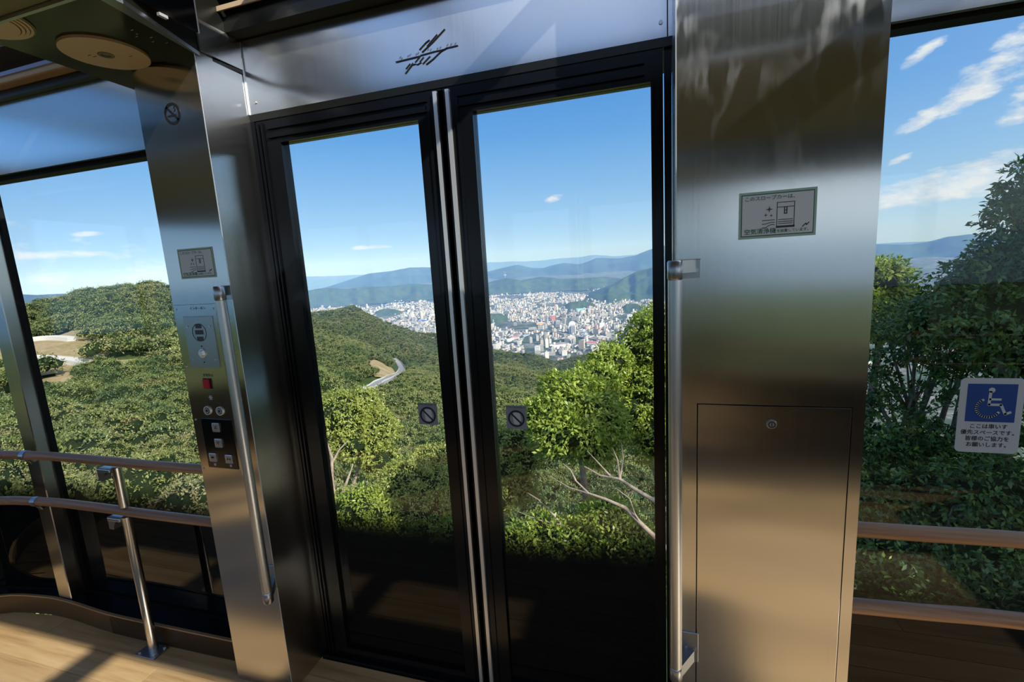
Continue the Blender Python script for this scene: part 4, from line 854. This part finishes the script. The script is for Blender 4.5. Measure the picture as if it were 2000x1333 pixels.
gn_scatter('forest_far', scatter(-70, 6, 240, 700, 7.0, 14) + scatter(-60, 6, 700, 1600, 10.5, 15), far_m, 0.8, 1.3, 6, 'distant green forest covering the ridge above the city', 1.0)
gn_scatter('forest_behind', scatter(95, 178, 30, 160, 8, 16) + scatter(-178, -110, 30, 160, 8, 17), mid_m, 0.9, 1.4, 8, 'forest on the uphill side of the line behind the cabin')
# ---- clearings and the winding road
def patch(a0, r0, wa, wr, name='clearing'):
    A, T = np.meshgrid(np.linspace(-1, 1, 15), np.linspace(-1, 1, 11), indexing='ij'); edge = 1
    aa = a0 + A * wa * np.sqrt(1 - T ** 2 * 0.55); rr_ = r0 * (1 + T * wr); x, y, z = ground(aa.ravel(), rr_.ravel())
    return tag(grid_mesh(name, x.reshape(A.shape), y.reshape(A.shape), z.reshape(A.shape) + 0.8, M['soilclear']), kind='structure')
for c in CLR: patch(*c)
def road(name, pts, wd, lift, mt=None):
    P_ = smoothp([(p[0], p[1]) for p in pts], 8); c = [gpoint(a, r) + Vector((0, 0, lift)) for a, r in P_]
    b = MB(); L_ = []
    for i, p in enumerate(c):
        d = (c[min(i + 1, len(c) - 1)] - c[max(i - 1, 0)]); d.z = 0; d.normalize(); n_ = Vector((-d.y, d.x, 0)); L_.append((p + n_ * wd / 2, p - n_ * wd / 2))
    zs = [p.z for p in c]
    for i in range(len(c) - 1):
        a, b1 = L_[i]; c1, d1 = L_[i + 1]; k = Vector((0, 0, 3.0)); b.add([a, b1, d1, c1, a - k, b1 - k, d1 - k, c1 - k], [(0, 1, 2, 3), (0, 4, 5, 1), (3, 2, 6, 7), (0, 3, 7, 4), (1, 5, 6, 2)])
    r = tag(b.build(name, mt or M['asphalt']), kind='structure')
    for side_ in (0, 1):
        g = MB()
        for i in range(len(c) - 1):
            a, c1 = L_[i][side_], L_[i + 1][side_]; h = Vector((0, 0, 1.1)); t = Vector((0.15, 0.15, 0)); g.add([a, c1, c1 + h, a + h, a + t, c1 + t, c1 + h + t, a + h + t], [(0, 1, 2, 3), (4, 7, 6, 5), (3, 2, 6, 7)])
        g.build('guardrail', M['concrete'], r)
    return r
road('road', ROAD1, 8.5, 2.2)
road('road', [(-66, 275), (-63.5, 282), (-61, 268), (-59.5, 255), (-58, 246), (-56.5, 243), (-55.5, 246)], 5, 1.6, M['concrete'])
road('road', [(-66, 330), (-63.8, 335), (-62, 330), (-60.5, 318)], 4, 1.6, M['concrete'])
# ---- buildings
def bmat(name, cols):
    mt = mat(name, (0.7, 0.7, 0.7), 0.8, 0, 0.2); n, b = pn(mt); rnd = n.node('ShaderNodeObjectInfo').outputs['Random']; at = n.node('ShaderNodeAttribute', attribute_name='bc').outputs['Fac']
    n.set(b.inputs['Base Color'], n.ramp(n.math('FRACT', n.math('ADD', rnd, at)), cols, 'CONSTANT')); return mt
WALLC = [(0.0, (0.42, 0.41, 0.39)), (0.26, (0.66, 0.64, 0.61)), (0.42, (0.28, 0.28, 0.28)), (0.60, (0.48, 0.41, 0.33)), (0.72, (0.52, 0.34, 0.27)), (0.78, (0.30, 0.32, 0.36)), (0.86, (0.70, 0.67, 0.62))]
ROOFC = [(0.0, (0.30, 0.30, 0.30)), (0.22, (0.12, 0.13, 0.15)), (0.46, (0.55, 0.54, 0.52)), (0.58, (0.16, 0.18, 0.22)), (0.74, (0.55, 0.40, 0.34)), (0.80, (0.16, 0.25, 0.45)), (0.85, (0.52, 0.53, 0.52))]
M['bwall'] = bmat('building_walls', WALLC); M['broof'] = bmat('building_roofs', ROOFC); M['bglass'] = mat('building_windows', (0.16, 0.19, 0.24), 0.3)
def incity(a, r):
    z = float(cityz(np.array(r)))
    if a < -40 or a > 40 or r < 2260 and a < 8: return None
    return z
def tall_mesh(name, w_, d_, h_, floors, gable=False):
    b = MB(); fh = h_ / floors; b.box(-w_ / 2 + 0.5, w_ / 2 - 0.5, -d_ / 2 + 0.5, d_ / 2 - 0.5, 0, h_, 2)
    for k_ in range(floors): b.box(-w_ / 2, w_ / 2, -d_ / 2, d_ / 2, k_ * fh + fh * 0.42, (k_ + 1) * fh, 0)
    for k_ in (-1, 1): b.box(k_ * w_ / 2 - 0.6, k_ * w_ / 2 + 0.6, -d_ / 2 - 0.1, d_ / 2 + 0.1, 0, h_, 0)
    b.box(-w_ / 2, w_ / 2, -d_ / 2, d_ / 2, h_, h_ + 0.8, 1); b.box(-w_ * 0.2, w_ * 0.15, -d_ * 0.2, d_ * 0.2, h_ + 0.8, h_ + 4, 0)
    o = b.build(name, [M['bwall'], M['broof'], M['bglass']], origin=(0, 0, 0)); me = o.data; bpy.data.objects.remove(o); return me
tm = [tall_mesh('tower_block_%d' % i, *a) for i, a in enumerate([(22, 14, 38, 11), (34, 15, 30, 9), (18, 18, 48, 14), (46, 14, 26, 7), (28, 20, 22, 6), (60, 30, 16, 4)])]
g = random.Random(21); blds = []
def depth_r(): return 2300 * math.exp(g.random() ** 0.9 * math.log(8200 / 2300))
while len(blds) < 300:
    a = -40 + 41 * g.random() if g.random() < 0.8 else -14 + 14 * g.random(); r = 2300 + 3200 * g.random() ** 1.4
    lim = {True: 6900, False: 0}[a < -34]; 
    if a < -34: r = 6300 + 1500 * g.random()
    elif a < -28: r = 3700 + 3000 * g.random()
    elif a < -22: r = 2900 + 2600 * g.random()
    blds.append((a, r))
for i, (a, r) in enumerate(blds):
    k_ = g.choice([0, 0, 1, 1, 2, 3, 3, 4, 4, 5]); o = bpy.data.objects.new('apartment_block', tm[k_]); COL.objects.link(o); an = math.radians(a)
    s_ = 0.7 + 0.6 * g.random(); o.location = (r * math.sin(an), r * math.cos(an), float(cityz(np.array(r))) - 1); o.rotation_euler = (0, 0, -an + g.choice([0, 0.4, -0.5, PI / 2, 1.1]) + 0.2 * g.random()); o.scale = (s_, s_, s_ * (0.7 + 0.6 * g.random()))
    tag(o, 'pale mid-rise block standing among the houses of the city in the valley', 'building', 'mid-rise blocks of the city')
BIG = [(r * math.sin(math.radians(a)), r * math.cos(math.radians(a))) for a, r in blds + [(-28.1, 4450), (-28.9, 4450), (-27.3, 4450), (-11.8, 3900), (-13.4, 3700), (-9.5, 3150), (-7.2, 4300), (-8.4, 4500), (-7.1, 2720), (-16.6, 3050), (-10.8, 2640), (-11.8, 2640), (-13.9, 2480), (-10.6, 2400), (-1.6, 3600), (-0.5, 3500), (-2.6, 3700), (0.6, 3550), (-2.4, 2950)]]
# the thousands of houses, one object
def houses(n_, seed):
    g = np.random.default_rng(seed); a = -41 + 82 * g.random(n_); a = np.where(g.random(n_) < 0.72, -41 + 43 * g.random(n_), a); r = 2250 * np.exp(g.random(n_) ** 0.85 * math.log(7700 / 2250)); big = g.random(n_) < 0.05
    far_ = r > 5200; w_ = np.where(big, 26 + 45 * g.random(n_), 9 + 9 * g.random(n_)) * np.where(far_, 1.25, 1); d_ = np.where(big, 14 + 14 * g.random(n_), 8 + 6 * g.random(n_)); h_ = np.where(g.random(n_) < 0.14, 14 + 20 * g.random(n_), 5.5 + 5 * g.random(n_))
    keep = np.ones(n_, bool); keep &= ~((a < 6) & (r < 2260)); an = np.radians(a); x = r * np.sin(an); y = r * np.cos(an)
    # streets and parks: leave gaps
    keep &= (np.sin(x / 90 + 0.8 * np.sin(y / 210)) > -0.93) & (np.sin(y / 120 + 0.6 * np.sin(x / 170)) > -0.95); pk_ = np.sin(x / 310 + 1.7) * np.sin(y / 270 + x / 500); keep &= pk_ < 0.62
    for bx, by in BIG: keep &= (x - bx) ** 2 + (y - by) ** 2 > 55 ** 2
    a, r, w_, d_, h_, x, y = [q[keep] for q in (a, r, w_, d_, h_, x, y)]; n2 = len(a); z = cityz(r) - 1
    th = -np.radians(a) + np.floor(4 * g.random(n2)) * PI / 2 * 0 + np.sin(x / 700) * 0.7 + np.where(g.random(n2) < 0.5, PI / 2, 0)
    V = []; u = np.array([(-1, -1), (1, -1), (1, 1), (-1, 1)]) / 2; gab = g.random(n2) < 0.5
    P_ = np.zeros((n2, 10, 3))
    for k_ in range(4):
        lx, ly = u[k_, 0] * w_, u[k_, 1] * d_; X_ = x + lx * np.cos(th) - ly * np.sin(th); Y_ = y + lx * np.sin(th) + ly * np.cos(th)
        P_[:, k_] = np.stack([X_, Y_, z], 1); P_[:, 4 + k_] = np.stack([X_, Y_, z + h_], 1)
    for k_, sx in ((8, -1), (9, 1)):
        lx = sx * w_ * 0.42; P_[:, k_] = np.stack([x + lx * np.cos(th), y + lx * np.sin(th), z + h_ + np.where(gab, 2.4, 0.15)], 1)
    quads = np.array([(0, 1, 5, 4), (1, 2, 6, 5), (2, 3, 7, 6), (3, 0, 4, 7), (4, 5, 9, 8), (6, 7, 8, 9), (5, 6, 9, 9), (7, 4, 8, 8)])
    quads[6] = (5, 6, 9, 5); F4 = quads[:6]; base = (np.arange(n2) * 10)[:, None, None]
    Q = (F4[None] + base).reshape(-1, 4); T3 = (np.array([(5, 6, 9), (7, 4, 8)])[None] + base).reshape(-1, 3)
    me = bpy.data.meshes.new('city_houses'); Vv = P_.reshape(-1, 3); me.vertices.add(len(Vv)); me.vertices.foreach_set('co', Vv.astype(np.float32).ravel())
    Lp = np.r_[Q.ravel(), T3.ravel()]; tot = np.r_[np.full(len(Q), 4), np.full(len(T3), 3)].astype(np.int32); me.loops.add(len(Lp)); me.loops.foreach_set('vertex_index', Lp.astype(np.int32)); me.polygons.add(len(tot)); me.polygons.foreach_set('loop_start', np.r_[0, np.cumsum(tot)[:-1]].astype(np.int32)); me.polygons.foreach_set('loop_total', tot)
    me.polygons.foreach_set('material_index', np.r_[np.tile([0, 0, 0, 0, 1, 1], n2), np.ones(len(T3))].astype(np.int32)); me.update(calc_edges=True)
    at = me.attributes.new('bc', 'FLOAT', 'POINT'); at.data.foreach_set('value', np.repeat(g.random(n2), 10).astype(np.float32)); me.materials.append(M['bwall']); me.materials.append(M['broof'])
    o = bpy.data.objects.new('city_houses', me); COL.objects.link(o); return tag(o, 'thousands of small pale houses filling the valley floor', 'houses', kind='stuff')
houses(30000, 77)
# landmarks
def landmark(name, a, e_top, r, w_, d_, h_, colr, label, cat='building', rot=0.3, roof=None, dome=False, floors=0):
    an = math.radians(a); x, y = r * math.sin(an), r * math.cos(an); z = float(cityz(np.array(r))); root = empty(name, (x, y, z), label, cat)
    mw = mat(name + '_paint', colr, 0.7); mr = mat(name + '_roof', roof or (0.6, 0.6, 0.6), 0.6)
    b = MB(); b.box(x - w_ / 2, x + w_ / 2, y - d_ / 2, y + d_ / 2, z - 2, z + h_); b.build('body', mw, root)
    if dome:
        P_ = [(x - w_ / 2 - 1, z + h_)] + [(x - (w_ / 2 + 1) * math.cos(t), z + h_ + h_ * 0.35 * math.sin(t)) for t in np.linspace(0.1, PI - 0.1, 9)] + [(x + w_ / 2 + 1, z + h_)]
        MB().prism(P_, 'y', y - d_ / 2 - 1, y + d_ / 2 + 1).build('roof', mr, root)
    else:
        MB().box(x - w_ / 2 - 1, x + w_ / 2 + 1, y - d_ / 2 - 1, y + d_ / 2 + 1, z + h_, z + h_ + 1.4).box(x - w_ * 0.2, x + w_ * 0.15, y - d_ * 0.2, y + d_ * 0.2, z + h_ + 1.4, z + h_ + 4).build('roof', mr, root)
    if floors:
        fh = h_ / floors; b = MB()
        for k_ in range(floors): b.box(x - w_ * 0.42, x + w_ * 0.42, y - d_ / 2 - 0.5, y - d_ / 2, z + k_ * fh + fh * 0.2, z + k_ * fh + fh * 0.62)
        b.build('window_band', M['bglass'], root)
    root.rotation_euler = (0, 0, rot); return root
landmark('industrial_hall', -28.1, 0, 4450, 150, 60, 14, (0.75, 0.78, 0.8), 'long factory hall with bright blue roof beside the left door stile', rot=-0.15, roof=(0.02, 0.13, 0.60), dome=True)
landmark('red_office', -11.8, 0, 3900, 34, 26, 46, (0.72, 0.17, 0.10), 'tall orange red office block in the middle of the city', rot=0.4, floors=11)
landmark('orange_shop', -13.4, 0, 3700, 60, 30, 14, (0.80, 0.38, 0.14), 'low orange building left of the red office block', rot=0.3)
landmark('glass_office', -9.5, 0, 3150, 44, 26, 62, (0.86, 0.88, 0.90), 'wide white office tower with rounded blue glass front', rot=0.25, roof=(0.7, 0.75, 0.8), dome=True, floors=14)
landmark('white_tower', -7.2, 0, 4300, 40, 28, 44, (0.95, 0.95, 0.90), 'bright white tower beside the teal roofed hall', rot=0.2, floors=9)
landmark('teal_hall', -8.4, 0, 4500, 85, 50, 30, (0.42, 0.66, 0.66), 'teal green hall below the wooded spur', rot=0.2, roof=(0.25, 0.60, 0.58))
landmark('pink_hall', -7.1, 0, 2720, 62, 30, 10, (0.75, 0.65, 0.6), 'low hall with pink red roof by the elevated road', rot=-0.2, roof=(0.72, 0.20, 0.25))
landmark('pink_hall', -16.6, 0, 3050, 52, 26, 10, (0.8, 0.7, 0.66), 'low hall with pink red roof beside the right door stile', rot=0.1, roof=(0.72, 0.26, 0.30))
landmark('school_hall', -10.8, 0, 2640, 120, 40, 12, (0.92, 0.88, 0.80), 'long cream white hall at the foot of the city', rot=0.35, roof=(0.90, 0.87, 0.80))
landmark('white_apartment', -13.9, 0, 2480, 28, 18, 40, (0.95, 0.95, 0.95), 'tall white apartment tower at the edge of the forest', rot=0.2, floors=12)
landmark('white_apartment', -10.6, 0, 2400, 26, 16, 24, (0.92, 0.90, 0.92), 'white apartment block with dark end above the valley gap', rot=0.5, floors=8)
for a, r, h_ in ((-1.6, 3600, 66), (-0.5, 3500, 72), (-2.6, 3700, 50), (0.6, 3550, 60)): landmark('high_rise', a, 0, r, 38, 24, h_, (0.90, 0.90, 0.93), 'white high rise %s on the right edge of the city' % {66: 'with the second tallest roof', 72: 'with the tallest roof', 50: 'lowest of its cluster', 60: 'half hidden by the door frame'}[h_], rot=0.3, floors=14)
landmark('concrete_block', -2.4, 0, 2950, 70, 26, 26, (0.62, 0.62, 0.64), 'wide grey block just above the bright tree top', rot=-0.1, floors=6)
# radio mast on the foothill
p = polar(-17.4, -1.45, 8600); r = empty('radio_mast', p, 'slender radio mast with round platform on the far foothill', 'mast')
MB().tube([p, p + Vector((0, 0, 110))], [6, 1.5], 8).build('mast', M['concrete'], r); MB().disc(p + Vector((0, 0, 42)), 'z', 34, 9, 20, 0, 24).build('platform', M['concrete'], r)
# elevated road through the city
vi = [(-16.5, 3330), (-14.0, 3300), (-13.1, 3280), (-11.5, 3120), (-9.5, 2960), (-7.5, 2830), (-5.5, 2730), (-3.5, 2660), (0, 2560), (6, 2450)]
P_ = smoothp(vi, 5); b = MB(); c = [polar(a, 0, r) for a, r in P_]; c = [Vector((q.x, q.y, -462)) for q in c]
for i in range(len(c) - 1):
    d = (c[i + 1] - c[i]).normalized(); n_ = Vector((-d.y, d.x, 0)) * 9; k = Vector((0, 0, 4)); b.add([c[i] + n_, c[i] - n_, c[i + 1] - n_, c[i + 1] + n_, c[i] + n_ - k, c[i] - n_ - k, c[i + 1] - n_ - k, c[i + 1] + n_ - k], [(0, 1, 2, 3), (4, 7, 6, 5), (0, 3, 7, 4), (1, 5, 6, 2)])
r = tag(b.build('elevated_road', M['asphalt']), kind='structure')
for q in c[::3]: MB().box(q.x - 3, q.x + 3, q.y - 3, q.y + 3, -482, -466).build('pier', M['concrete'], r)
# ================================================================== TREES CLOSE TO THE CABIN
def hero(label, base, lobes, K, m_, size, mt, seed, trunk=None, group=None, bare=(), core=0.72, droop=0.25):
    """lobes in world space: (x, y, z, radius, half height)"""
    base = Vector(base); r = empty('broadleaf_tree', base, label, 'tree', group)
    L_ = [(l[0] - base.x, l[1] - base.y, l[2] - base.z, l[3], l[4]) for l in lobes]
    v, q, lv = leaves(L_, K, m_, size, seed, droop=droop, inner=0.6)
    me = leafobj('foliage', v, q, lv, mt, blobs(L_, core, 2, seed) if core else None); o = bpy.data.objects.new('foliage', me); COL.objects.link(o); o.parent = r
    g = random.Random(seed); ctr = Vector((sum(l[0] for l in L_) / len(L_), sum(l[1] for l in L_) / len(L_), min(l[2] for l in L_) - 0.2))
    b = MB(); kx = (ctr * 0.5) + Vector((g.uniform(-.2, .2), g.uniform(-.2, .2), 0)); b.tube([Vector((0, 0, -0.8)), kx, ctr], [0.13, 0.10, 0.07], 9); b.build('trunk', M['bark'], None, origin=(0, 0, 0)).parent = r
    bb = MB()
    for l in L_:
        e = Vector(l[:3]); mid = ctr.lerp(e, 0.5) + Vector((g.uniform(-.2, .2), g.uniform(-.2, .2), g.uniform(-.15, .1))); bb.tube([ctr, mid, e], [0.055, 0.035, 0.015], 6)
        for k_ in range(3):
            t = e + Vector((g.uniform(-1, 1) * l[3], g.uniform(-1, 1) * l[3], g.uniform(-1, 0.6) * l[4])) * 0.8; bb.tube([mid, mid.lerp(t, 0.5) + Vector((0, 0, 0.08)), t], [0.022, 0.014, 0.006], 5)
    ob = bb.build('branches', M['bark'], None, origin=(0, 0, 0)); ob.parent = r
    return r
def lob(az_, el_, r, rad, hh=None): p = polar(az_, el_, r); return (p.x, p.y, p.z, rad, hh or rad)
def tree(label, spec, K, m_, size, mt, seed, foot, **kw):
    f = polar(*foot); return hero(label, f, [lob(*s) for s in spec], K, m_, size, mt, seed, **kw)
tree('large bright green broadleaf tree filling the middle of the right door pane', [(-9.7, -18.4, 11.2, 1.15, 0.75), (-13.4, -18.6, 11.0, 0.62, 0.5), (-6.6, -19.6, 11.0, 0.75, 0.6), (-9.0, -16.0, 11.5, 0.72, 0.5), (-12.2, -21.3, 10.8, 0.6, 0.4), (-7.6, -22.4, 10.6, 0.6, 0.4), (-10.5, -20.5, 10.4, 0.8, 0.5), (-7.0, -14.6, 12.4, 0.7, 0.5), (-11.6, -14.9, 12.2, 0.5, 0.35), (-5.0, -12.2, 13.4, 0.6, 0.5)], 3000, 9, 0.115, M['leafbright'], 201, (-6, -35, 11.5))
tree('tall green tree rising at the right edge of the right door pane', [(-0.8, -10.6, 15, 0.95, 1.0), (-3.8, -12.9, 15, 0.95, 0.7), (-6.6, -13.6, 15.2, 0.6, 0.5), (-1.0, -15.5, 14.5, 1.1, 0.9), (1.8, -9.2, 15.2, 1.2, 1.1), (4.5, -13, 15, 1.5, 1.2), (-2.6, -18.5, 14, 0.9, 0.8), (1, -21, 13.6, 1.0, 0.9)], 3600, 8, 0.125, M['leafbright'], 202, (1.5, -33, 15))
tree('yellow green tree below the round sticker of the right door pane', [(-18.0, -21.8, 13, 0.8, 0.6), (-19.8, -24.5, 12.6, 0.85, 0.6), (-16.2, -23.6, 12.6, 0.5, 0.4), (-20.5, -27.6, 12, 0.7, 0.6), (-17.5, -26.6, 12.2, 0.6, 0.4), (-22.5, -22.5, 13.2, 0.8, 0.6)], 1700, 8, 0.10, M['leafyellow'], 203, (-20, -38, 13))
tree('low dark leaved tree under the bare branches', [(-5.6, -30.0, 9.4, 0.62, 0.36), (-8.4, -31.2, 9.3, 0.45, 0.3), (-2.8, -31.6, 9.2, 0.4, 0.28), (-6.2, -33.5, 8.9, 0.7, 0.4), (-11.6, -32.5, 9, 0.5, 0.35), (-14.2, -31.8, 9.4, 0.55, 0.4), (-17.2, -32.8, 9.2, 0.6, 0.4), (-1.0, -34.5, 8.8, 0.6, 0.4), (-20.5, -33.5, 9.2, 0.6, 0.4)], 1900, 8, 0.10, M['leafbright'], 204, (-8, -48, 9))
tree('olive tree with pale trunks at the left side of the left door pane', [(-38.5, -15.8, 24, 1.6, 1.1), (-36.2, -15.2, 24.5, 1.2, 0.9), (-35.0, -18.2, 24, 1.4, 1.2), (-37.0, -19.0, 23.6, 1.6, 1.0), (-34.6, -21.6, 23.4, 1.0, 1.0), (-39.6, -18.4, 24, 1.2, 0.8)], 2600, 7, 0.15, M['leafyellow'], 205, (-39.5, -27, 24))
tree('round yellow green canopy at the foot of the left door pane', [(-31.0, -24.4, 18, 1.3, 0.8), (-28.6, -25.6, 17.5, 1.1, 0.7), (-33.5, -26.2, 17.5, 1.0, 0.7), (-30.0, -27.6, 16.8, 1.4, 0.7), (-26.6, -27.2, 17, 1.0, 0.7), (-28, -22.6, 19, 1.0, 0.6)], 2600, 8, 0.115, M['leafyellow'], 206, (-30, -38, 18))
tree('dark green shrubby tree in the lower left corner of the left door pane', [(-38.0, -26.5, 17, 1.2, 0.7), (-35.6, -27.6, 16.6, 1.0, 0.6), (-40.2, -28.2, 17, 1.0, 0.6), (-36.8, -30.0, 16, 1.2, 0.7), (-33.2, -30.6, 15.6, 1.0, 0.6), (-29.5, -31.0, 15.4, 1.1, 0.6), (-25.6, -31, 15.2, 1.0, 0.6)], 2600, 8, 0.12, M['leafbright'], 207, (-36, -40, 17))
tree('bright topped bush tree against the right pillar in the right window', [(21.6, -3.6, 13, 0.62, 0.5), (20.0, -4.6, 13, 0.7, 0.6), (22.8, -5.8, 12.8, 0.6, 0.4), (20.8, -7.0, 12.6, 0.8, 0.5), (24.2, -8.2, 12.5, 0.4, 0.35)], 1500, 8, 0.10, M['leafbright'], 208, (21, -34, 13))
tree('big dark tree leaning in from the right edge of the right window', [(31.6, 1.2, 9.5, 0.62, 0.55), (33.5, 3.5, 9.5, 0.8, 0.7), (30.6, -3.2, 9.3, 0.75, 0.45), (28.4, -3.4, 9.3, 0.5, 0.28), (26.9, -5.3, 9.2, 0.5, 0.35), (29.6, -6.6, 9, 0.85, 0.5), (25.2, -7.6, 9, 0.45, 0.28), (33.5, -4, 9.5, 1.1, 1.0), (32.5, -9.5, 9, 0.8, 0.6)], 2600, 8, 0.095, M['leafshade'], 209, (32, -40, 9.5), core=0.5)
tree('dark thin leaved tree behind the wheelchair sign', [(22.5, -9.4, 10, 0.62, 0.35), (26.0, -9.8, 9.8, 0.6, 0.3), (21.2, -13.5, 9.6, 0.4, 0.3), (28.6, -12.2, 9.4, 0.5, 0.25), (22.5, -17.6, 9.2, 0.75, 0.4), (26.6, -18.6, 9.0, 0.6, 0.35), (30.6, -15.5, 9, 0.4, 0.3), (24.6, -14.2, 9.6, 0.5, 0.16), (23.5, -20.2, 9.4, 0.8, 0.4), (28.5, -19.8, 9.2, 0.7, 0.35), (20.6, -21, 9.4, 0.6, 0.4), (33, -18.5, 9.2, 0.9, 0.5), (24.6, -7.4, 10.4, 0.7, 0.4), (28.6, -9.0, 10.2, 0.7, 0.4)], 3000, 7, 0.09, M['leafshade'], 210, (25, -42, 9.8), core=None)
tree('green shrub tree low in the right window by the handrails', [(22.6, -23.5, 8.2, 0.62, 0.35), (26.2, -22.6, 8.2, 0.5, 0.3), (30.4, -21.4, 8, 0.62, 0.45), (33, -23.5, 8, 0.7, 0.5), (24.8, -27.5, 7.6, 0.7, 0.35), (28.8, -26.6, 7.6, 0.6, 0.35), (21, -27.5, 7.8, 0.5, 0.35), (27, -31, 7.2, 0.8, 0.4), (22, -32.5, 7.2, 0.7, 0.4), (32, -30, 7.4, 0.8, 0.4), (20.5, -24, 8.4, 0.5, 0.35), (24.5, -25, 9.0, 0.7, 0.4), (28.5, -23.5, 9.0, 0.6, 0.4), (36, -27, 8, 0.9, 0.5), (18, -30, 7.6, 0.7, 0.5)], 4200, 8, 0.085, M['leafshade'], 211, (27, -45, 8), core=0.6)
# unseen trees added further right, placed to shade the slope
for i, (a, r, h) in enumerate(((52, 10, 1.2), (66, 11, 2.4), (60, 15, 3.0))):
    tree(('first', 'second', 'third')[i] + ' unseen tall dark tree added right of the window for shade, counted along the line', [(a, math.degrees(math.atan(h / r)), r, 2.0, 2.2), (a - 5, math.degrees(math.atan((h - 2) / r)), r, 1.8, 1.8), (a + 6, math.degrees(math.atan((h - 2) / r)), r, 1.8, 1.8)], 1500, 8, 0.14, M['leafshade'], 220 + i, (a, -35, r), group='trees right of the window')
# bare branches in front of the low tree
b = MB(); P = lambda *a: polar(*a)
r = empty('bare_branch', P(1.5, -33, 8.2), 'pale bare branches reaching in from the right below the bright green tree', 'branch')
def br(pts, r0): MB().tube([P(*p) for p in pts], [r0 * (1 - 0.75 * i / (len(pts) - 1)) for i in range(len(pts))], 8).build('limb', M['bark'], r)
br([(2.5, -29.5, 8.4), (0.0, -28.0, 8.5), (-2.2, -27.0, 8.6), (-4.2, -25.9, 8.7), (-6.6, -25.6, 8.8), (-8.6, -24.6, 9.0)], 0.052)
br([(3.0, -34.0, 8.0), (0.6, -32.2, 8.1), (-1.6, -30.6, 8.2), (-3.6, -29.0, 8.3), (-6.0, -28.2, 8.4), (-8.2, -27.6, 8.5), (-9.8, -26.2, 8.7)], 0.058)
for a in ([(-4.2, -25.9, 8.7), (-4.4, -23.8, 8.8), (-5.0, -22.4, 8.9)], [(-4.2, -25.9, 8.7), (-3.7, -23.6, 8.8), (-3.9, -21.8, 8.9)], [(-5.4, -25.6, 8.75), (-7.0, -24.0, 8.9), (-8.2, -22.8, 9)], [(-8.2, -27.6, 8.5), (-10.6, -27.0, 8.7), (-13.2, -25.6, 9)], [(-9.8, -26.2, 8.7), (-10.4, -25.0, 8.8), (-11.4, -24.2, 8.9)], [(-1.6, -30.6, 8.2), (-2.4, -29.6, 8.2), (-3.0, -28.0, 8.3), (-4.6, -27.0, 8.4)], [(-2.2, -27.0, 8.6), (-3.4, -27.6, 8.6), (-4.4, -27.6, 8.7)]): br(a, 0.022)
br([(-10.5, -32.5, 9), (-12.8, -30.0, 9.2), (-14.8, -28.2, 9.4), (-16.2, -27.4, 9.6)], 0.028); br([(-12.0, -31, 9.1), (-15.0, -30.4, 9.3), (-17.6, -29.4, 9.5)], 0.02); br([(-14.2, -34, 9), (-15.8, -31.2, 9.2), (-17.2, -30.4, 9.4)], 0.016)
r = empty('bare_branch', P(-39.8, -25, 22), 'two pale tree trunks at the left side of the left door pane', 'branch')
br([(-40.3, -25.5, 22), (-40.2, -22.5, 22), (-39.9, -20.4, 22), (-40.4, -18.0, 22)], 0.13); br([(-39.6, -25.3, 22), (-38.6, -23.4, 22), (-37.6, -21.6, 22.2)], 0.10); br([(-39.9, -21.0, 22), (-39.0, -19.8, 22), (-38.0, -19.0, 22)], 0.06)
br([(-36.0, -24.8, 20), (-34.4, -23.6, 20), (-33.0, -23.0, 20), (-31.6, -22.6, 20)], 0.05)
